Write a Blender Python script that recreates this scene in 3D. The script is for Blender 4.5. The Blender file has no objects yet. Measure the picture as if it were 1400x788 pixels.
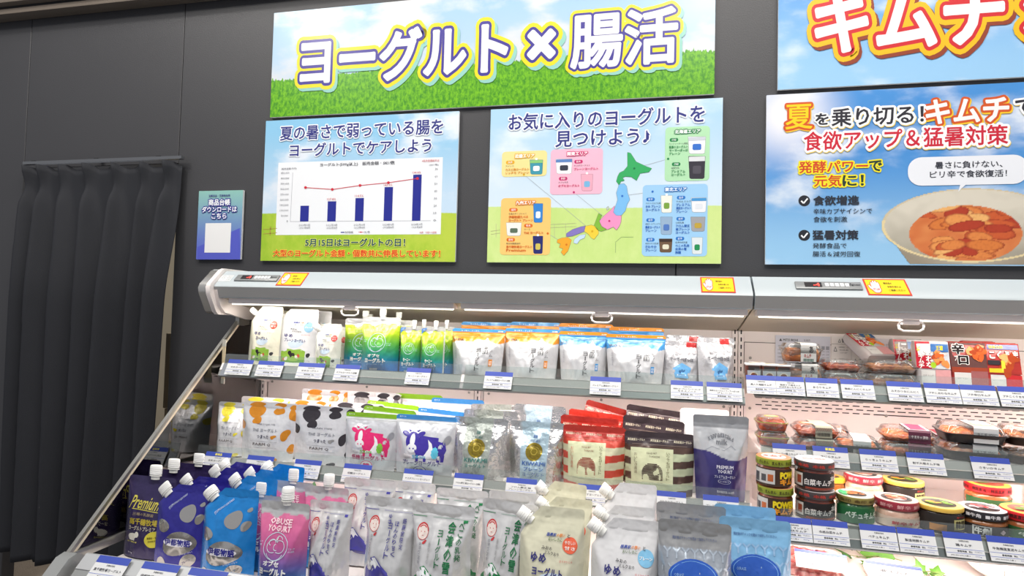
import bpy, bmesh, math, random
from mathutils import Vector, Matrix, noise
random.seed(7)
scene = bpy.context.scene
COL = scene.collection
PI = math.pi

# ------------------------------------------------------------------ camera
F_PX, YAW, PITCH, ROLL, DIST = 821.13, -0.2213, 0.0380, 0.0244, 2.2283
CAM = Vector((0.0, -DIST, 1.35))
_f = Vector((math.sin(YAW)*math.cos(PITCH), math.cos(YAW)*math.cos(PITCH), math.sin(PITCH)))
_r0 = Vector((math.cos(YAW), -math.sin(YAW), 0)); _u0 = _r0.cross(_f)
_c, _s = math.cos(ROLL), math.sin(ROLL)
_r = _c*_r0 + _s*_u0; _u = -_s*_r0 + _c*_u0
cam_data = bpy.data.cameras.new('camera'); cam = bpy.data.objects.new('camera', cam_data)
COL.objects.link(cam); scene.camera = cam
cam.matrix_world = Matrix(((_r.x, _u.x, -_f.x, CAM.x), (_r.y, _u.y, -_f.y, CAM.y), (_r.z, _u.z, -_f.z, CAM.z), (0, 0, 0, 1)))
cam_data.sensor_width = 36.0; cam_data.lens = F_PX/1400*36.0
cam_data.clip_start = 0.05; cam_data.clip_end = 60

def ray(px, py): return _f + _r*((px-700)/F_PX) - _u*((py-394)/F_PX)
def on_y(px, py, y):                       # survey point: picture pixel read on the upright plane at depth y
    d = ray(px, py); return CAM + d*((y-CAM.y)/d.y)
def on_z(px, py, z):
    d = ray(px, py); return CAM + d*((z-CAM.z)/d.z)
def on_x(px, py, x):
    d = ray(px, py); return CAM + d*((x-CAM.x)/d.x)

# ------------------------------------------------------------------ colour
def lin1(c):
    c = c/255.0
    return c/12.92 if c <= 0.04045 else ((c+0.055)/1.055)**2.4
def L(c, met=0.0):
    return (lin1(c[0]), lin1(c[1]), lin1(c[2]), c[3] if len(c) > 3 else met)
def mixc(a, b, t):
    t = max(0.0, min(1.0, t)); return tuple(a[i]*(1-t)+b[i]*t for i in range(3))
def smooth(a, b, x):
    t = max(0.0, min(1.0, (x-a)/(b-a))); return t*t*(3-2*t)

# ------------------------------------------------------------------ mesh builder
class MB:
    def __init__(self): self.v = []; self.c = []; self.f = []; self.m = []
    def add(self, vs, fs, col, mat=0):
        b = len(self.v); self.v += [tuple(p) for p in vs]
        if isinstance(col, list): self.c += col
        else: self.c += [L(col)]*len(vs)
        self.f += [tuple(i+b for i in f) for f in fs]; self.m += [mat]*len(fs)
        return self
    def box(self, x0, x1, y0, y1, z0, z1, col=(200, 200, 200), mat=0, bev=0.0, seg=2, xf=None):
        if bev <= 0:
            vs = [(x, y, z) for z in (z0, z1) for y in (y0, y1) for x in (x0, x1)]
            fs = [(0, 2, 3, 1), (4, 5, 7, 6), (0, 1, 5, 4), (2, 6, 7, 3), (0, 4, 6, 2), (1, 3, 7, 5)]
        else:
            bm = bmesh.new(); bmesh.ops.create_cube(bm, size=1)
            for v in bm.verts:
                v.co = Vector(((x0+x1)/2+v.co.x*(x1-x0), (y0+y1)/2+v.co.y*(y1-y0), (z0+z1)/2+v.co.z*(z1-z0)))
            bmesh.ops.bevel(bm, geom=list(bm.edges), offset=bev, segments=seg, affect='EDGES', profile=0.5)
            bm.verts.ensure_lookup_table()
            vs = [tuple(v.co) for v in bm.verts]; fs = [tuple(v.index for v in f.verts) for f in bm.faces]; bm.free()
        if xf: vs = [xf(Vector(p)) for p in vs]
        return self.add(vs, fs, col, mat)
    def prism(self, prof, x0, x1, col=(200, 200, 200), mat=0, caps=True, axis='x'):   # closed (y,z) profile swept along x
        n = len(prof)
        vs = [(x0, a, b) for a, b in prof]+[(x1, a, b) for a, b in prof]
        if axis == 'y': vs = [(a, x, b) for x, a, b in vs]
        if axis == 'z': vs = [(a, b, x) for x, a, b in vs]
        fs = [(i, (i+1) % n, n+(i+1) % n, n+i) for i in range(n)]
        if caps: fs += [tuple(range(n-1, -1, -1)), tuple(range(n, 2*n))]
        return self.add(vs, fs, col, mat)
    def tube(self, path, r, col=(200, 200, 200), mat=0, n=8, closed=False):
        path = [Vector(p) for p in path]; k = len(path); vs = []; fs = []
        rr = r if isinstance(r, list) else [r]*k
        up = Vector((0.13, 0.31, 0.94)).normalized()
        for i, p in enumerate(path):
            a = path[(i-1) % k] if (closed or i) else path[0]; b = path[(i+1) % k] if (closed or i < k-1) else path[-1]
            t = (b-a).normalized(); s = t.cross(up)
            if s.length < 1e-3: s = t.cross(Vector((1, 0, 0)))
            s.normalize(); w = s.cross(t)
            for j in range(n):
                an = 2*PI*j/n; vs.append(p+s*math.cos(an)*rr[i]+w*math.sin(an)*rr[i])
        for i in range(k if closed else k-1):
            for j in range(n):
                i2 = (i+1) % k
                fs.append((i*n+j, i*n+(j+1) % n, i2*n+(j+1) % n, i2*n+j))
        if not closed: fs += [tuple(range(n-1, -1, -1)), tuple(range((k-1)*n, k*n))]
        return self.add(vs, fs, col, mat)
    def lathe(self, prof, col, mat=0, n=40, xf=None):   # [(r, z[, colour])], z axis
        vs = []; fs = []; cs = []
        for p in prof:
            c = L(p[2]) if len(p) > 2 else L(col)
            for j in range(n):
                a = 2*PI*j/n; vs.append(Vector((p[0]*math.cos(a), p[0]*math.sin(a), p[1]))); cs.append(c)
        k = len(prof)
        for i in range(k-1):
            for j in range(n): fs.append((i*n+j, i*n+(j+1) % n, (i+1)*n+(j+1) % n, (i+1)*n+j))
        if prof[0][0] > 1e-4: fs.append(tuple(range(n-1, -1, -1)))
        if prof[-1][0] > 1e-4: fs.append(tuple(range((k-1)*n, k*n)))
        if xf: vs = [xf(p) for p in vs]
        return self.add(vs, fs, cs, mat)
    def loft(self, levels, col, mat=0, q=4, bot=True, top=True, xf=None):   # levels: (half x, half y, corner radius, z)
        vs = []; fs = []
        for hx, hy, r, z in levels:
            r = min(r, hx*.99, hy*.99)
            for cx, cy, a0 in ((hx-r, hy-r, 0), (-hx+r, hy-r, PI/2), (-hx+r, -hy+r, PI), (hx-r, -hy+r, 1.5*PI)):
                for j in range(q+1):
                    a = a0+PI/2*j/q; vs.append(Vector((cx+r*math.cos(a), cy+r*math.sin(a), z)))
        n = 4*(q+1); k = len(levels)
        for i in range(k-1):
            for j in range(n): fs.append((i*n+j, i*n+(j+1) % n, (i+1)*n+(j+1) % n, (i+1)*n+j))
        if bot: fs.append(tuple(range(n-1, -1, -1)))
        if top: fs.append(tuple(range((k-1)*n, k*n)))
        if xf: vs = [xf(p) for p in vs]
        return self.add(vs, fs, col, mat)
    def build(self, name, mats, parent=None, origin=(0, 0, 0), ang=35, smooth_all=None):
        me = bpy.data.meshes.new(name); o = Vector(origin)
        me.from_pydata([tuple(Vector(p)-o) for p in self.v], [], self.f)
        if not isinstance(mats, (list, tuple)): mats = [mats]
        for m in mats: me.materials.append(m)
        me.polygons.foreach_set('material_index', self.m)
        at = me.color_attributes.new('Col', 'FLOAT_COLOR', 'POINT')
        at.data.foreach_set('color', [x for c in self.c for x in c])
        if ang:
            me.polygons.foreach_set('use_smooth', [True]*len(self.f))
            try: me.set_sharp_from_angle(angle=math.radians(ang))
            except Exception: pass
        me.update()
        ob = bpy.data.objects.new(name, me); COL.objects.link(ob)
        if parent is not None: ob.parent = parent
        else: ob.location = o
        return ob

def tag(o, label=None, cat=None, group=None, kind=None):
    if label: o['label'] = label
    if cat: o['category'] = cat
    if group: o['group'] = group
    if kind: o['kind'] = kind
    return o
def thing(name, label, cat, loc=(0, 0, 0), group=None, rz=0.0):
    e = bpy.data.objects.new(name, None); COL.objects.link(e); e.empty_display_size = 0.02
    e.location = loc; e.rotation_euler = (0, 0, rz)
    return tag(e, label, cat, group)
def dup(root, loc, rot=(0, 0, 0), sc=1.0, label=None, group=None):
    r = root.copy(); COL.objects.link(r); r.location = loc; r.rotation_euler = rot
    r.scale = (sc, sc, sc) if not isinstance(sc, tuple) else sc
    if label: r['label'] = label
    if group: r['group'] = group
    for ch in list(root.children):
        c = ch.copy(); COL.objects.link(c); c.parent = r
        for g in list(ch.children):
            d = g.copy(); COL.objects.link(d); d.parent = c
    return r

# ------------------------------------------------------------------ lettering
_G = {}
def glyphs(s, r=0.0, res=2):
    """fill of a string, or (r > 0) its outline: a round-ended stroke along every contour edge, pieces at slightly different depths."""
    k = (s, r, res)
    if k not in _G:
        if r == 0.0:
            c = bpy.data.curves.new('lettering', 'FONT'); c.body = s; c.resolution_u = res
            o = bpy.data.objects.new('lettering', c); m = o.to_mesh()
            vs = [tuple(v.co) for v in m.vertices]; fs = [tuple(p.vertices) for p in m.polygons]
            o.to_mesh_clear(); bpy.data.objects.remove(o); bpy.data.curves.remove(c)
        else:
            v0, f0, _ = glyphs(s, 0.0, res); cnt = {}
            key = lambda i: (round(v0[i][0], 4), round(v0[i][1], 4))
            for f in f0:
                for a, b in zip(f, f[1:]+f[:1]):
                    e = tuple(sorted((key(a), key(b)))); cnt[e] = cnt.get(e, 0)+1
            vs = []; fs = []; rn = random.Random(len(s)*7+1); n = 12 if r > .03 else 6; seen = set()
            for (a, b), q in cnt.items():
                if q != 1 or a == b: continue
                dx, dy = b[0]-a[0], b[1]-a[1]; ln = math.hypot(dx, dy)
                if ln < 1e-6: continue
                ox, oy = -dy/ln*r, dx/ln*r; z = rn.random(); m0 = len(vs)
                vs += [(a[0]+ox, a[1]+oy, z), (a[0]-ox, a[1]-oy, z), (b[0]-ox, b[1]-oy, z), (b[0]+ox, b[1]+oy, z)]; fs.append((m0, m0+1, m0+2, m0+3))
                for p in (a, b):
                    if p in seen: continue
                    seen.add(p); z = rn.random(); m0 = len(vs)
                    vs += [(p[0]+r*math.cos(2*PI*i/n), p[1]+r*math.sin(2*PI*i/n), z) for i in range(n)]; fs.append(tuple(range(m0, m0+n)))
        xs = [p[0] for p in vs] or [0, 1]; ys = [p[1] for p in vs] or [0, 1]
        _G[k] = (vs, fs, (min(xs), max(xs), min(ys), max(ys)))
    return _G[k]
def lettering(put, s, cx, cy, w, h, col, bold=0.0, lines=(), res=2, met=0.0, rot=0.0, shear=0.0, vert=False):
    """put(x, y, layer) -> point; the string is fitted in a w x h box at (cx, cy); lines = [(radius em, colour, dx, dy)] outlines below."""
    if vert:
        n = len(s)
        for i, ch in enumerate(s):
            if ch in 'ー': lettering(put, 'ｌ' if False else '|', cx, cy+h/2-h*(i+.5)/n, w*.16, h/n*.8, col, bold, lines, res)
            elif ch != ' ': lettering(put, ch, cx, cy+h/2-h*(i+.5)/n, w, h/n*.86, col, bold, lines, res)
        return
    vs, fs, (x0, x1, y0, y1) = glyphs(s, 0.0, res)
    if not vs: return
    if s in ('ー', '-', '|', '・'):
        pass
    sx = w/max(1e-6, x1-x0); sy = h/max(1e-6, y1-y0)
    if s in ('ー', '-', '一'): sy = sx
    mx, my = (x0+x1)/2, (y0+y1)/2; cr, sr = math.cos(rot), math.sin(rot)
    def T(p, lay, dx=0, dy=0):
        a = (p[0]-mx+dx)*sx; b = (p[1]-my+dy)*sy
        a += b*shear
        return put(cx+a*cr-b*sr, cy+a*sr+b*cr, lay+.1+min(1, max(0, p[2]))*0.4)
    lay = 0
    for e in lines:
        rr, cc = e[0], e[1]; dx, dy = (e[2], e[3]) if len(e) > 3 else (0, 0)
        v2, f2, _ = glyphs(s, rr, res)
        put.mb.add([T(p, lay, dx, dy) for p in v2], f2, [L(cc, met)]*len(v2), put.mat)
        put.mb.add([T(p, lay+.55, dx, dy) for p in vs], fs, [L(cc, met)]*len(vs), put.mat)
        lay += 1
    if bold:
        v2, f2, _ = glyphs(s, bold, res)
        put.mb.add([T(p, lay) for p in v2], f2, [L(col, met)]*len(v2), put.mat)
    put.mb.add([T(p, lay+.6) for p in vs], fs, [L(col, met)]*len(vs), put.mat)
class Put:
    def __init__(self, mb, fn, mat=0): self.mb = mb; self.fn = fn; self.mat = mat
    def __call__(self, x, y, lay): return self.fn(x, y, lay)

# ------------------------------------------------------------------ materials
def new_mat(name):
    m = bpy.data.materials.new(name); m.use_nodes = True; nt = m.node_tree
    return m, nt, nt.nodes['Principled BSDF'], nt.nodes, nt.links
def vmat(name, rough=.5, bump=0.0, bscale=40.0, coat=0.0, spec=.5, metal=True, detail=3.0, rnoise=0.0, trans=0.0):
    m, nt, b, N, K = new_mat(name)
    a = N.new('ShaderNodeAttribute'); a.attribute_name = 'Col'
    K.new(a.outputs['Color'], b.inputs['Base Color'])
    if metal: K.new(a.outputs['Alpha'], b.inputs['Metallic'])
    b.inputs['Roughness'].default_value = rough; b.inputs['Coat Weight'].default_value = coat
    b.inputs['Coat Roughness'].default_value = .12
    b.inputs['Specular IOR Level'].default_value = spec
    if bump or rnoise:
        tc = N.new('ShaderNodeTexCoord'); n = N.new('ShaderNodeTexNoise'); n.inputs['Scale'].default_value = bscale
        n.inputs['Detail'].default_value = detail
        K.new(tc.outputs['Object'], n.inputs['Vector'])
        if bump:
            bp = N.new('ShaderNodeBump'); bp.inputs['Strength'].default_value = bump; bp.inputs['Distance'].default_value = .01
            K.new(n.outputs['Fac'], bp.inputs['Height']); K.new(bp.outputs['Normal'], b.inputs['Normal'])
        if rnoise:
            mr = N.new('ShaderNodeMapRange'); mr.inputs['To Min'].default_value = rough-rnoise; mr.inputs['To Max'].default_value = rough+rnoise
            K.new(n.outputs['Fac'], mr.inputs['Value']); K.new(mr.outputs['Result'], b.inputs['Roughness'])
    return m
def flat(name, col, rough=.5, met=0.0, bump=0.0, bscale=60.0, vary=0.0, vscale=3.0, spec=.5):
    m, nt, b, N, K = new_mat(name); c = L(col)
    b.inputs['Base Color'].default_value = (c[0], c[1], c[2], 1); b.inputs['Roughness'].default_value = rough; b.inputs['Metallic'].default_value = met
    b.inputs['Specular IOR Level'].default_value = spec
    tc = N.new('ShaderNodeTexCoord')
    if vary:
        n = N.new('ShaderNodeTexNoise'); n.inputs['Scale'].default_value = vscale; n.inputs['Detail'].default_value = 5
        K.new(tc.outputs['Object'], n.inputs['Vector'])
        r = N.new('ShaderNodeMapRange'); r.inputs['To Min'].default_value = 1-vary; r.inputs['To Max'].default_value = 1+vary
        K.new(n.outputs['Fac'], r.inputs['Value'])
        mx = N.new('ShaderNodeVectorMath'); mx.operation = 'SCALE'; mx.inputs[0].default_value = c[:3]
        K.new(r.outputs['Result'], mx.inputs['Scale']); K.new(mx.outputs['Vector'], b.inputs['Base Color'])
    if bump:
        n = N.new('ShaderNodeTexNoise'); n.inputs['Scale'].default_value = bscale; n.inputs['Detail'].default_value = 4
        K.new(tc.outputs['Object'], n.inputs['Vector'])
        bp = N.new('ShaderNodeBump'); bp.inputs['Strength'].default_value = bump; bp.inputs['Distance'].default_value = .005
        K.new(n.outputs['Fac'], bp.inputs['Height']); K.new(bp.outputs['Normal'], b.inputs['Normal'])
    return m
def clear(name, tint=(245, 250, 248), refl=.9, rough=.03, haze=0.0, ior=1.5):
    m, nt, b, N, K = new_mat(name); N.remove(b)
    out = N['Material Output']; c = L(tint)
    tr = N.new('ShaderNodeBsdfTransparent'); tr.inputs['Color'].default_value = (c[0], c[1], c[2], 1)
    gl = N.new('ShaderNodeBsdfGlossy'); gl.inputs['Roughness'].default_value = rough; gl.inputs['Color'].default_value = (refl, refl, refl, 1)
    fr = N.new('ShaderNodeFresnel'); fr.inputs['IOR'].default_value = ior
    mx = N.new('ShaderNodeMixShader'); K.new(fr.outputs['Fac'], mx.inputs['Fac']); K.new(tr.outputs['BSDF'], mx.inputs[1]); K.new(gl.outputs['BSDF'], mx.inputs[2])
    last = mx
    if haze:
        df = N.new('ShaderNodeBsdfDiffuse'); df.inputs['Color'].default_value = (.85, .87, .86, 1)
        m2 = N.new('ShaderNodeMixShader'); m2.inputs['Fac'].default_value = haze
        K.new(mx.outputs['Shader'], m2.inputs[1]); K.new(df.outputs['BSDF'], m2.inputs[2]); last = m2
    K.new(last.outputs['Shader'], out.inputs['Surface']); return m
def glow(name, col, power):
    m, nt, b, N, K = new_mat(name); c = L(col)
    b.inputs['Base Color'].default_value = (c[0], c[1], c[2], 1); b.inputs['Emission Color'].default_value = (c[0], c[1], c[2], 1)
    b.inputs['Emission Strength'].default_value = power; return m

M = {}
M['print'] = vmat('printed_board', rough=.32, coat=.25, metal=False, bump=.02, bscale=90)
M['paper'] = vmat('printed_card', rough=.45, metal=False)
M['film'] = vmat('pouch_film', rough=.27, bump=.5, bscale=24, coat=.45, detail=2.0)
M['foil'] = vmat('crinkled_foil', rough=.24, bump=.75, bscale=34, coat=.3, detail=3.0)
M['mirror'] = vmat('mirror_foil', rough=.13, bump=.55, bscale=16, coat=.2, detail=1.0)
M['plastic'] = vmat('moulded_plastic', rough=.38, metal=True)
M['food'] = vmat('kimchi', rough=.25, metal=False, bump=.5, bscale=90, coat=.4)
M['leaf'] = vmat('leaf', rough=.4, metal=False, bump=.15, bscale=60)
M['case_white'] = flat('case_white_enamel', (240, 231, 228), .35)
M['case_grey'] = flat('case_grey_enamel', (186, 195, 199), .3)
M['rail_grey'] = flat('rail_grey', (150, 152, 152), .35, met=.3)
M['chrome'] = flat('polished_end_cap', (196, 194, 190), .2, met=.7)
M['metal'] = flat('brushed_trim', (170, 168, 162), .3, met=.8)
M['dark'] = flat('dark_gap', (28, 28, 30), .6)
M['glass'] = clear('clear_glass', (222, 230, 226), .95, .01, ior=2.3)
M['acrylic'] = clear('clear_acrylic', (243, 248, 247), 1.0, .05, haze=.035)
M['shell'] = clear('clear_plastic_lid', (245, 246, 246), 1.0, .10, haze=.07)
M['tube'] = glow('lamp_glow', (255, 250, 240), 1.8)
M['led'] = glow('red_digits', (255, 60, 50), 3.0)
# ------------------------------------------------------------------ the setting
M['wall'] = flat('charcoal_wall_board', (60, 60, 63), .5, bump=.12, bscale=220, vary=.10, vscale=1.6)
M['beam'] = flat('brown_beam', (110, 100, 90), .7, bump=.2, bscale=60, vary=.15, vscale=4)
M['beige'] = flat('beige_store_wall', (205, 190, 160), .7, vary=.08)
M['carpet'] = flat('beige_carpet', (150, 136, 120), .95, bump=.8, bscale=160, vary=.18, vscale=30)
M['hallfloor'] = flat('hall_floor', (120, 118, 116), .6, vary=.1)

DL, DR, DT = -2.868, -2.018, 1.962        # doorway in the wall
def panel(name, x0, x1, z0, z1):
    m = MB(); m.box(x0+.0015, x1-.0015, 0, .06, z0, z1, mat=0, bev=.002, seg=1); return tag(m.build(name, M['wall'], origin=((x0+x1)/2, 0, z0)), kind='structure')
panel('wall_left', -4.6, DL, 0, 3.4); panel('wall_back', DL, DR, DT, 3.4)
panel('wall_back', DR, .10, 0, 3.4); panel('wall_right', .10, 2.6, 0, 3.4)
m = MB(); m.box(-4.6, 2.6, .061, .063, DT, 3.4); m.box(DR, 2.6, .061, .063, 0, DT)
tag(m.build('trim_1', M['dark'], origin=(0, .06, 0)), kind='structure')
m = MB(); m.box(-4.6, 2.6, -.10, -.002, 2.712, 3.3, bev=.004); m.box(-4.6, 2.6, -.07, -.002, 2.675, 2.700, bev=.003)
tag(m.build('trim_2', M['beam'], origin=(0, 0, 2.7)), kind='structure')
m = MB(); m.box(-4.6, 2.6, -.066, -.004, 2.700, 2.712); tag(m.build('trim_3', M['dark'], origin=(0, 0, 2.7)), kind='structure')
m = MB(); m.box(-4.6, 2.6, -6.0, .0, -.05, 0); tag(m.build('floor', M['hallfloor']), kind='structure')
m = MB(); m.box(-4.6, -1.2, .0, 2.6, -.05, 0); tag(m.build('floor', M['carpet']), kind='structure')
m = MB(); m.box(-4.6, -1.0, 2.6, 2.65, 0, 3.0); tag(m.build('wall_rear', M['beige'], origin=(-3, 2.6, 0)), kind='structure')

# cartons seen through the slit beside the curtain
M['carton'] = flat('cardboard', (190, 170, 135), .8, vary=.08)
M['carton_tape'] = flat('carton_tape', (214, 200, 168), .4)
for i, (x, z0, w, h, lb) in enumerate(((-2.05, .0, .42, .44, 'beige carton on the floor behind the curtain, lowest of the stack'),
                                    (-2.05, .441, .40, .40, 'beige carton behind the curtain, middle of the stack'),
                                    (-2.05, .842, .42, .36, 'beige carton behind the curtain, topmost of the stack'))):
    t = thing('carton', lb, 'box', (x, .42, z0), 'cartons stacked in the store room')
    b = MB(); b.box(-w/2, w/2, -.18, .18, 0, h, bev=.004); b.build('carton_body', M['carton'], t)
    b = MB(); b.box(-.025, .025, -.1815, .1815, h-.09, h+.0012); b.build('packing_tape', M['carton_tape'], t)

# curtain rail and pleated curtain
M['cloth'] = flat('black_curtain_cloth', (27, 29, 36), .8, bump=.25, bscale=500, vary=.12, vscale=12)
t = thing('curtain_rail', 'thin black metal curtain rail across the top of the doorway', 'curtain rail', (DL, -.035, 1.97))
rx0, rx1 = on_y(30, 229, -.047).x-DL, on_y(247, 219, -.047).x-DL
b = MB(); b.prism([(-.010, 0), (.010, 0), (.010, .013), (-.010, .013)], rx0, rx1); b.build('rail', flat('rail_black', (120, 122, 126), .25, met=.6), t)
for x in (.10, .45, .78):
    b = MB(); b.box(x-.010, x+.010, -.004, .0345, .0132, .018); b.build('bracket', M['dark'], t)
pl = [on_y(px, 240, -.035).x for px in (38, 61, 88, 121, 156, 194, 232)]
h1, h2, h3 = on_y(20, 748, -.035).z, on_y(43, 758, -.035).z, on_y(72, 766, -.035).z
c1, c2 = on_y(28, 752, -.035).x, on_y(57.5, 758, -.035).x
NX, NZ = 260, 60
x0c, x1c = on_y(32, 240, -.035).x, on_y(246, 240, -.035).x
b = MB(); vs = []; fs = []
def pleat_depth(x, k):
    d = 0
    i = min(range(len(pl)), key=lambda j: abs(pl[j]-x))
    for q, p in enumerate(pl):
        dx = x-p; wd = (.014+.026*k)*(1.6 if dx > 0 else .55)
        d += (.044+.040*k)*math.exp(-abs((dx-.006*k)/wd)**1.7)*(1+.18*math.sin(q*2.3))
    return d
for iz in range(NZ+1):
    kz = iz/NZ; fall = smooth(.0, .35, kz)
    for ix in range(NX+1):
        x = x0c+(x1c-x0c)*ix/NX
        # top edge sags between the hooks
        near = min(abs(x-p) for p in pl); zt = 1.962-.020*smooth(.01, .055, near)
        xx = x+.042*fall*(1-(x-x0c)/(x1c-x0c))-.045*kz*((x-x0c)/(x1c-x0c))**1.5
        zb = h1 if xx < c1 else (h2 if xx < c2 else h3)
        z = zt+(zb-zt)*kz
        lean = .010*math.sin(x*23+kz*2)
        pin = 1-.55*math.exp(-((kz-.055)/.03)**2)
        y = -.022-pleat_depth(x+.012*math.sin(kz*3+x*9), fall)*pin+lean*fall
        vs.append((xx, y, z))
for iz in range(NZ):
    for ix in range(NX):
        a = iz*(NX+1)+ix; fs.append((a, a+1, a+NX+2, a+NX+1))
b.add(vs, fs, (40, 42, 50))
cu = b.build('pleated_curtain', M['cloth'], origin=(DL, 0, .2), ang=180)
tag(cu, 'black pleated curtain hanging from the rail across the doorway', 'curtain')
sm = cu.modifiers.new('thick', 'SOLIDIFY'); sm.thickness = .002
# ------------------------------------------------------------------ posters
YB = -.014
def W(px, py): return on_y(px, py, YB)
class Board:
    def __init__(self, x0, x1, z0, z1, bg):
        self.mb = MB(); self.r = (x0, x1, z0, z1)
        self.mb.box(x0, x1, YB, -.003, z0, z1, (240, 240, 240), 1, bev=.0006, seg=1)
        self.mb.m = [2 if all(abs(self.mb.v[i][1]-YB) < 1e-6 for i in f) else 1 for f in self.mb.f]
        self.mb.add([(x0, YB-.0004, z0), (x1, YB-.0004, z0), (x1, YB-.0004, z1), (x0, YB-.0004, z1)], [(0, 1, 2, 3)], (255, 255, 255), 2)
        self.bg = bg; self.put = Put(self.mb, lambda x, z, l: (x, YB-.0008-(l+8)*.00022, z), 0)
    def rect(self, a, b, c, d, col, lay=0):   # world x0,x1,z0,z1
        self.mb.add([(a, YB-.0008-lay*.00022, c), (b, YB-.0008-lay*.00022, c), (b, YB-.0008-lay*.00022, d), (a, YB-.0008-lay*.00022, d)], [(0, 1, 2, 3)], col, 0)
    def pxrect(self, l, t, r, bt, col, lay=0):
        a, b = W(l, (t+bt)/2), W(r, (t+bt)/2); c, d = W((l+r)/2, bt), W((l+r)/2, t)
        self.rect(a.x, b.x, c.z, d.z, col, lay)
    def rrect(self, l, t, r, bt, rad, col, lay=0):
        a, b = W(l, (t+bt)/2).x, W(r, (t+bt)/2).x; c, d = W((l+r)/2, bt).z, W((l+r)/2, t).z
        rad *= (d-c)/(bt-t); vs = []
        for cx, cz, a0 in ((b-rad, d-rad, 0), (a+rad, d-rad, PI/2), (a+rad, c+rad, PI), (b-rad, c+rad, 1.5*PI)):
            for j in range(7): vs.append((cx+rad*math.cos(a0+PI/2*j/6), YB-.0008-lay*.00022, cz+rad*math.sin(a0+PI/2*j/6)))
        self.mb.add(vs, [tuple(range(len(vs)-1, -1, -1))], col, 0)
    def poly(self, pts, col, lay=0):
        vs = []
        for p in pts:
            q = W(*p); vs.append((q.x, YB-.0008-lay*.00022, q.z))
        self.mb.add(vs, [tuple(range(len(vs)))], col, 0)
    def line(self, pts, wpx, col, lay=0):
        for p, q in zip(pts[:-1], pts[1:]):
            dx, dy = q[0]-p[0], q[1]-p[1]; n = math.hypot(dx, dy) or 1; ox, oy = -dy/n*wpx/2, dx/n*wpx/2
            self.poly([(p[0]+ox, p[1]+oy), (q[0]+ox, q[1]+oy), (q[0]-ox, q[1]-oy), (p[0]-ox, p[1]-oy)], col, lay)
    def disc(self, px, py, r, col, lay=0, ry=None, n=24):
        self.poly([(px+r*math.cos(2*PI*i/n), py+(ry or r)*math.sin(2*PI*i/n)) for i in range(n)], col, lay)
    def text(self, s, lx, ly, rx, ry, hpx, col, bold=0.0, lines=(), res=2, shear=0.0):
        a, b = W(lx, ly), W(rx, ry); mx, my = (lx+rx)/2, (ly+ry)/2
        h = W(mx, my-hpx/2).z-W(mx, my+hpx/2).z
        lettering(self.put, s, (a.x+b.x)/2, (a.z+b.z)/2, b.x-a.x, h, col, bold, lines, res, shear=shear)
    def paint(self, l, t, r, bt, nx, ny, fn, lay=0):
        a, b = W(l, (t+bt)/2).x, W(r, (t+bt)/2).x; c, d = W((l+r)/2, bt).z, W((l+r)/2, t).z
        idx = {}; vs = []; cs = []; fs = []
        for j in range(ny+1):
            for i in range(nx+1):
                q = fn(i/nx, j/ny)
                if q is not None: idx[i, j] = len(vs); vs.append((a+(b-a)*i/nx, YB-.0008-lay*.00022, d+(c-d)*j/ny)); cs.append(L(q))
        for j in range(ny):
            for i in range(nx):
                k = [idx.get(p) for p in ((i, j+1), (i+1, j+1), (i+1, j), (i, j))]
                if None not in k: fs.append(tuple(k))
        self.mb.add(vs, fs, cs, 0)
    def done(self, name, label, cat, group=None):
        x0, x1, z0, z1 = self.r
        o = self.mb.build(name, [M['print'], M['board_edge'], self.bg], origin=((x0+x1)/2, YB, z0), ang=0)
        return tag(o, label, cat, group)
M['board_edge'] = flat('foam_board_edge', (225, 226, 228), .6)

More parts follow.
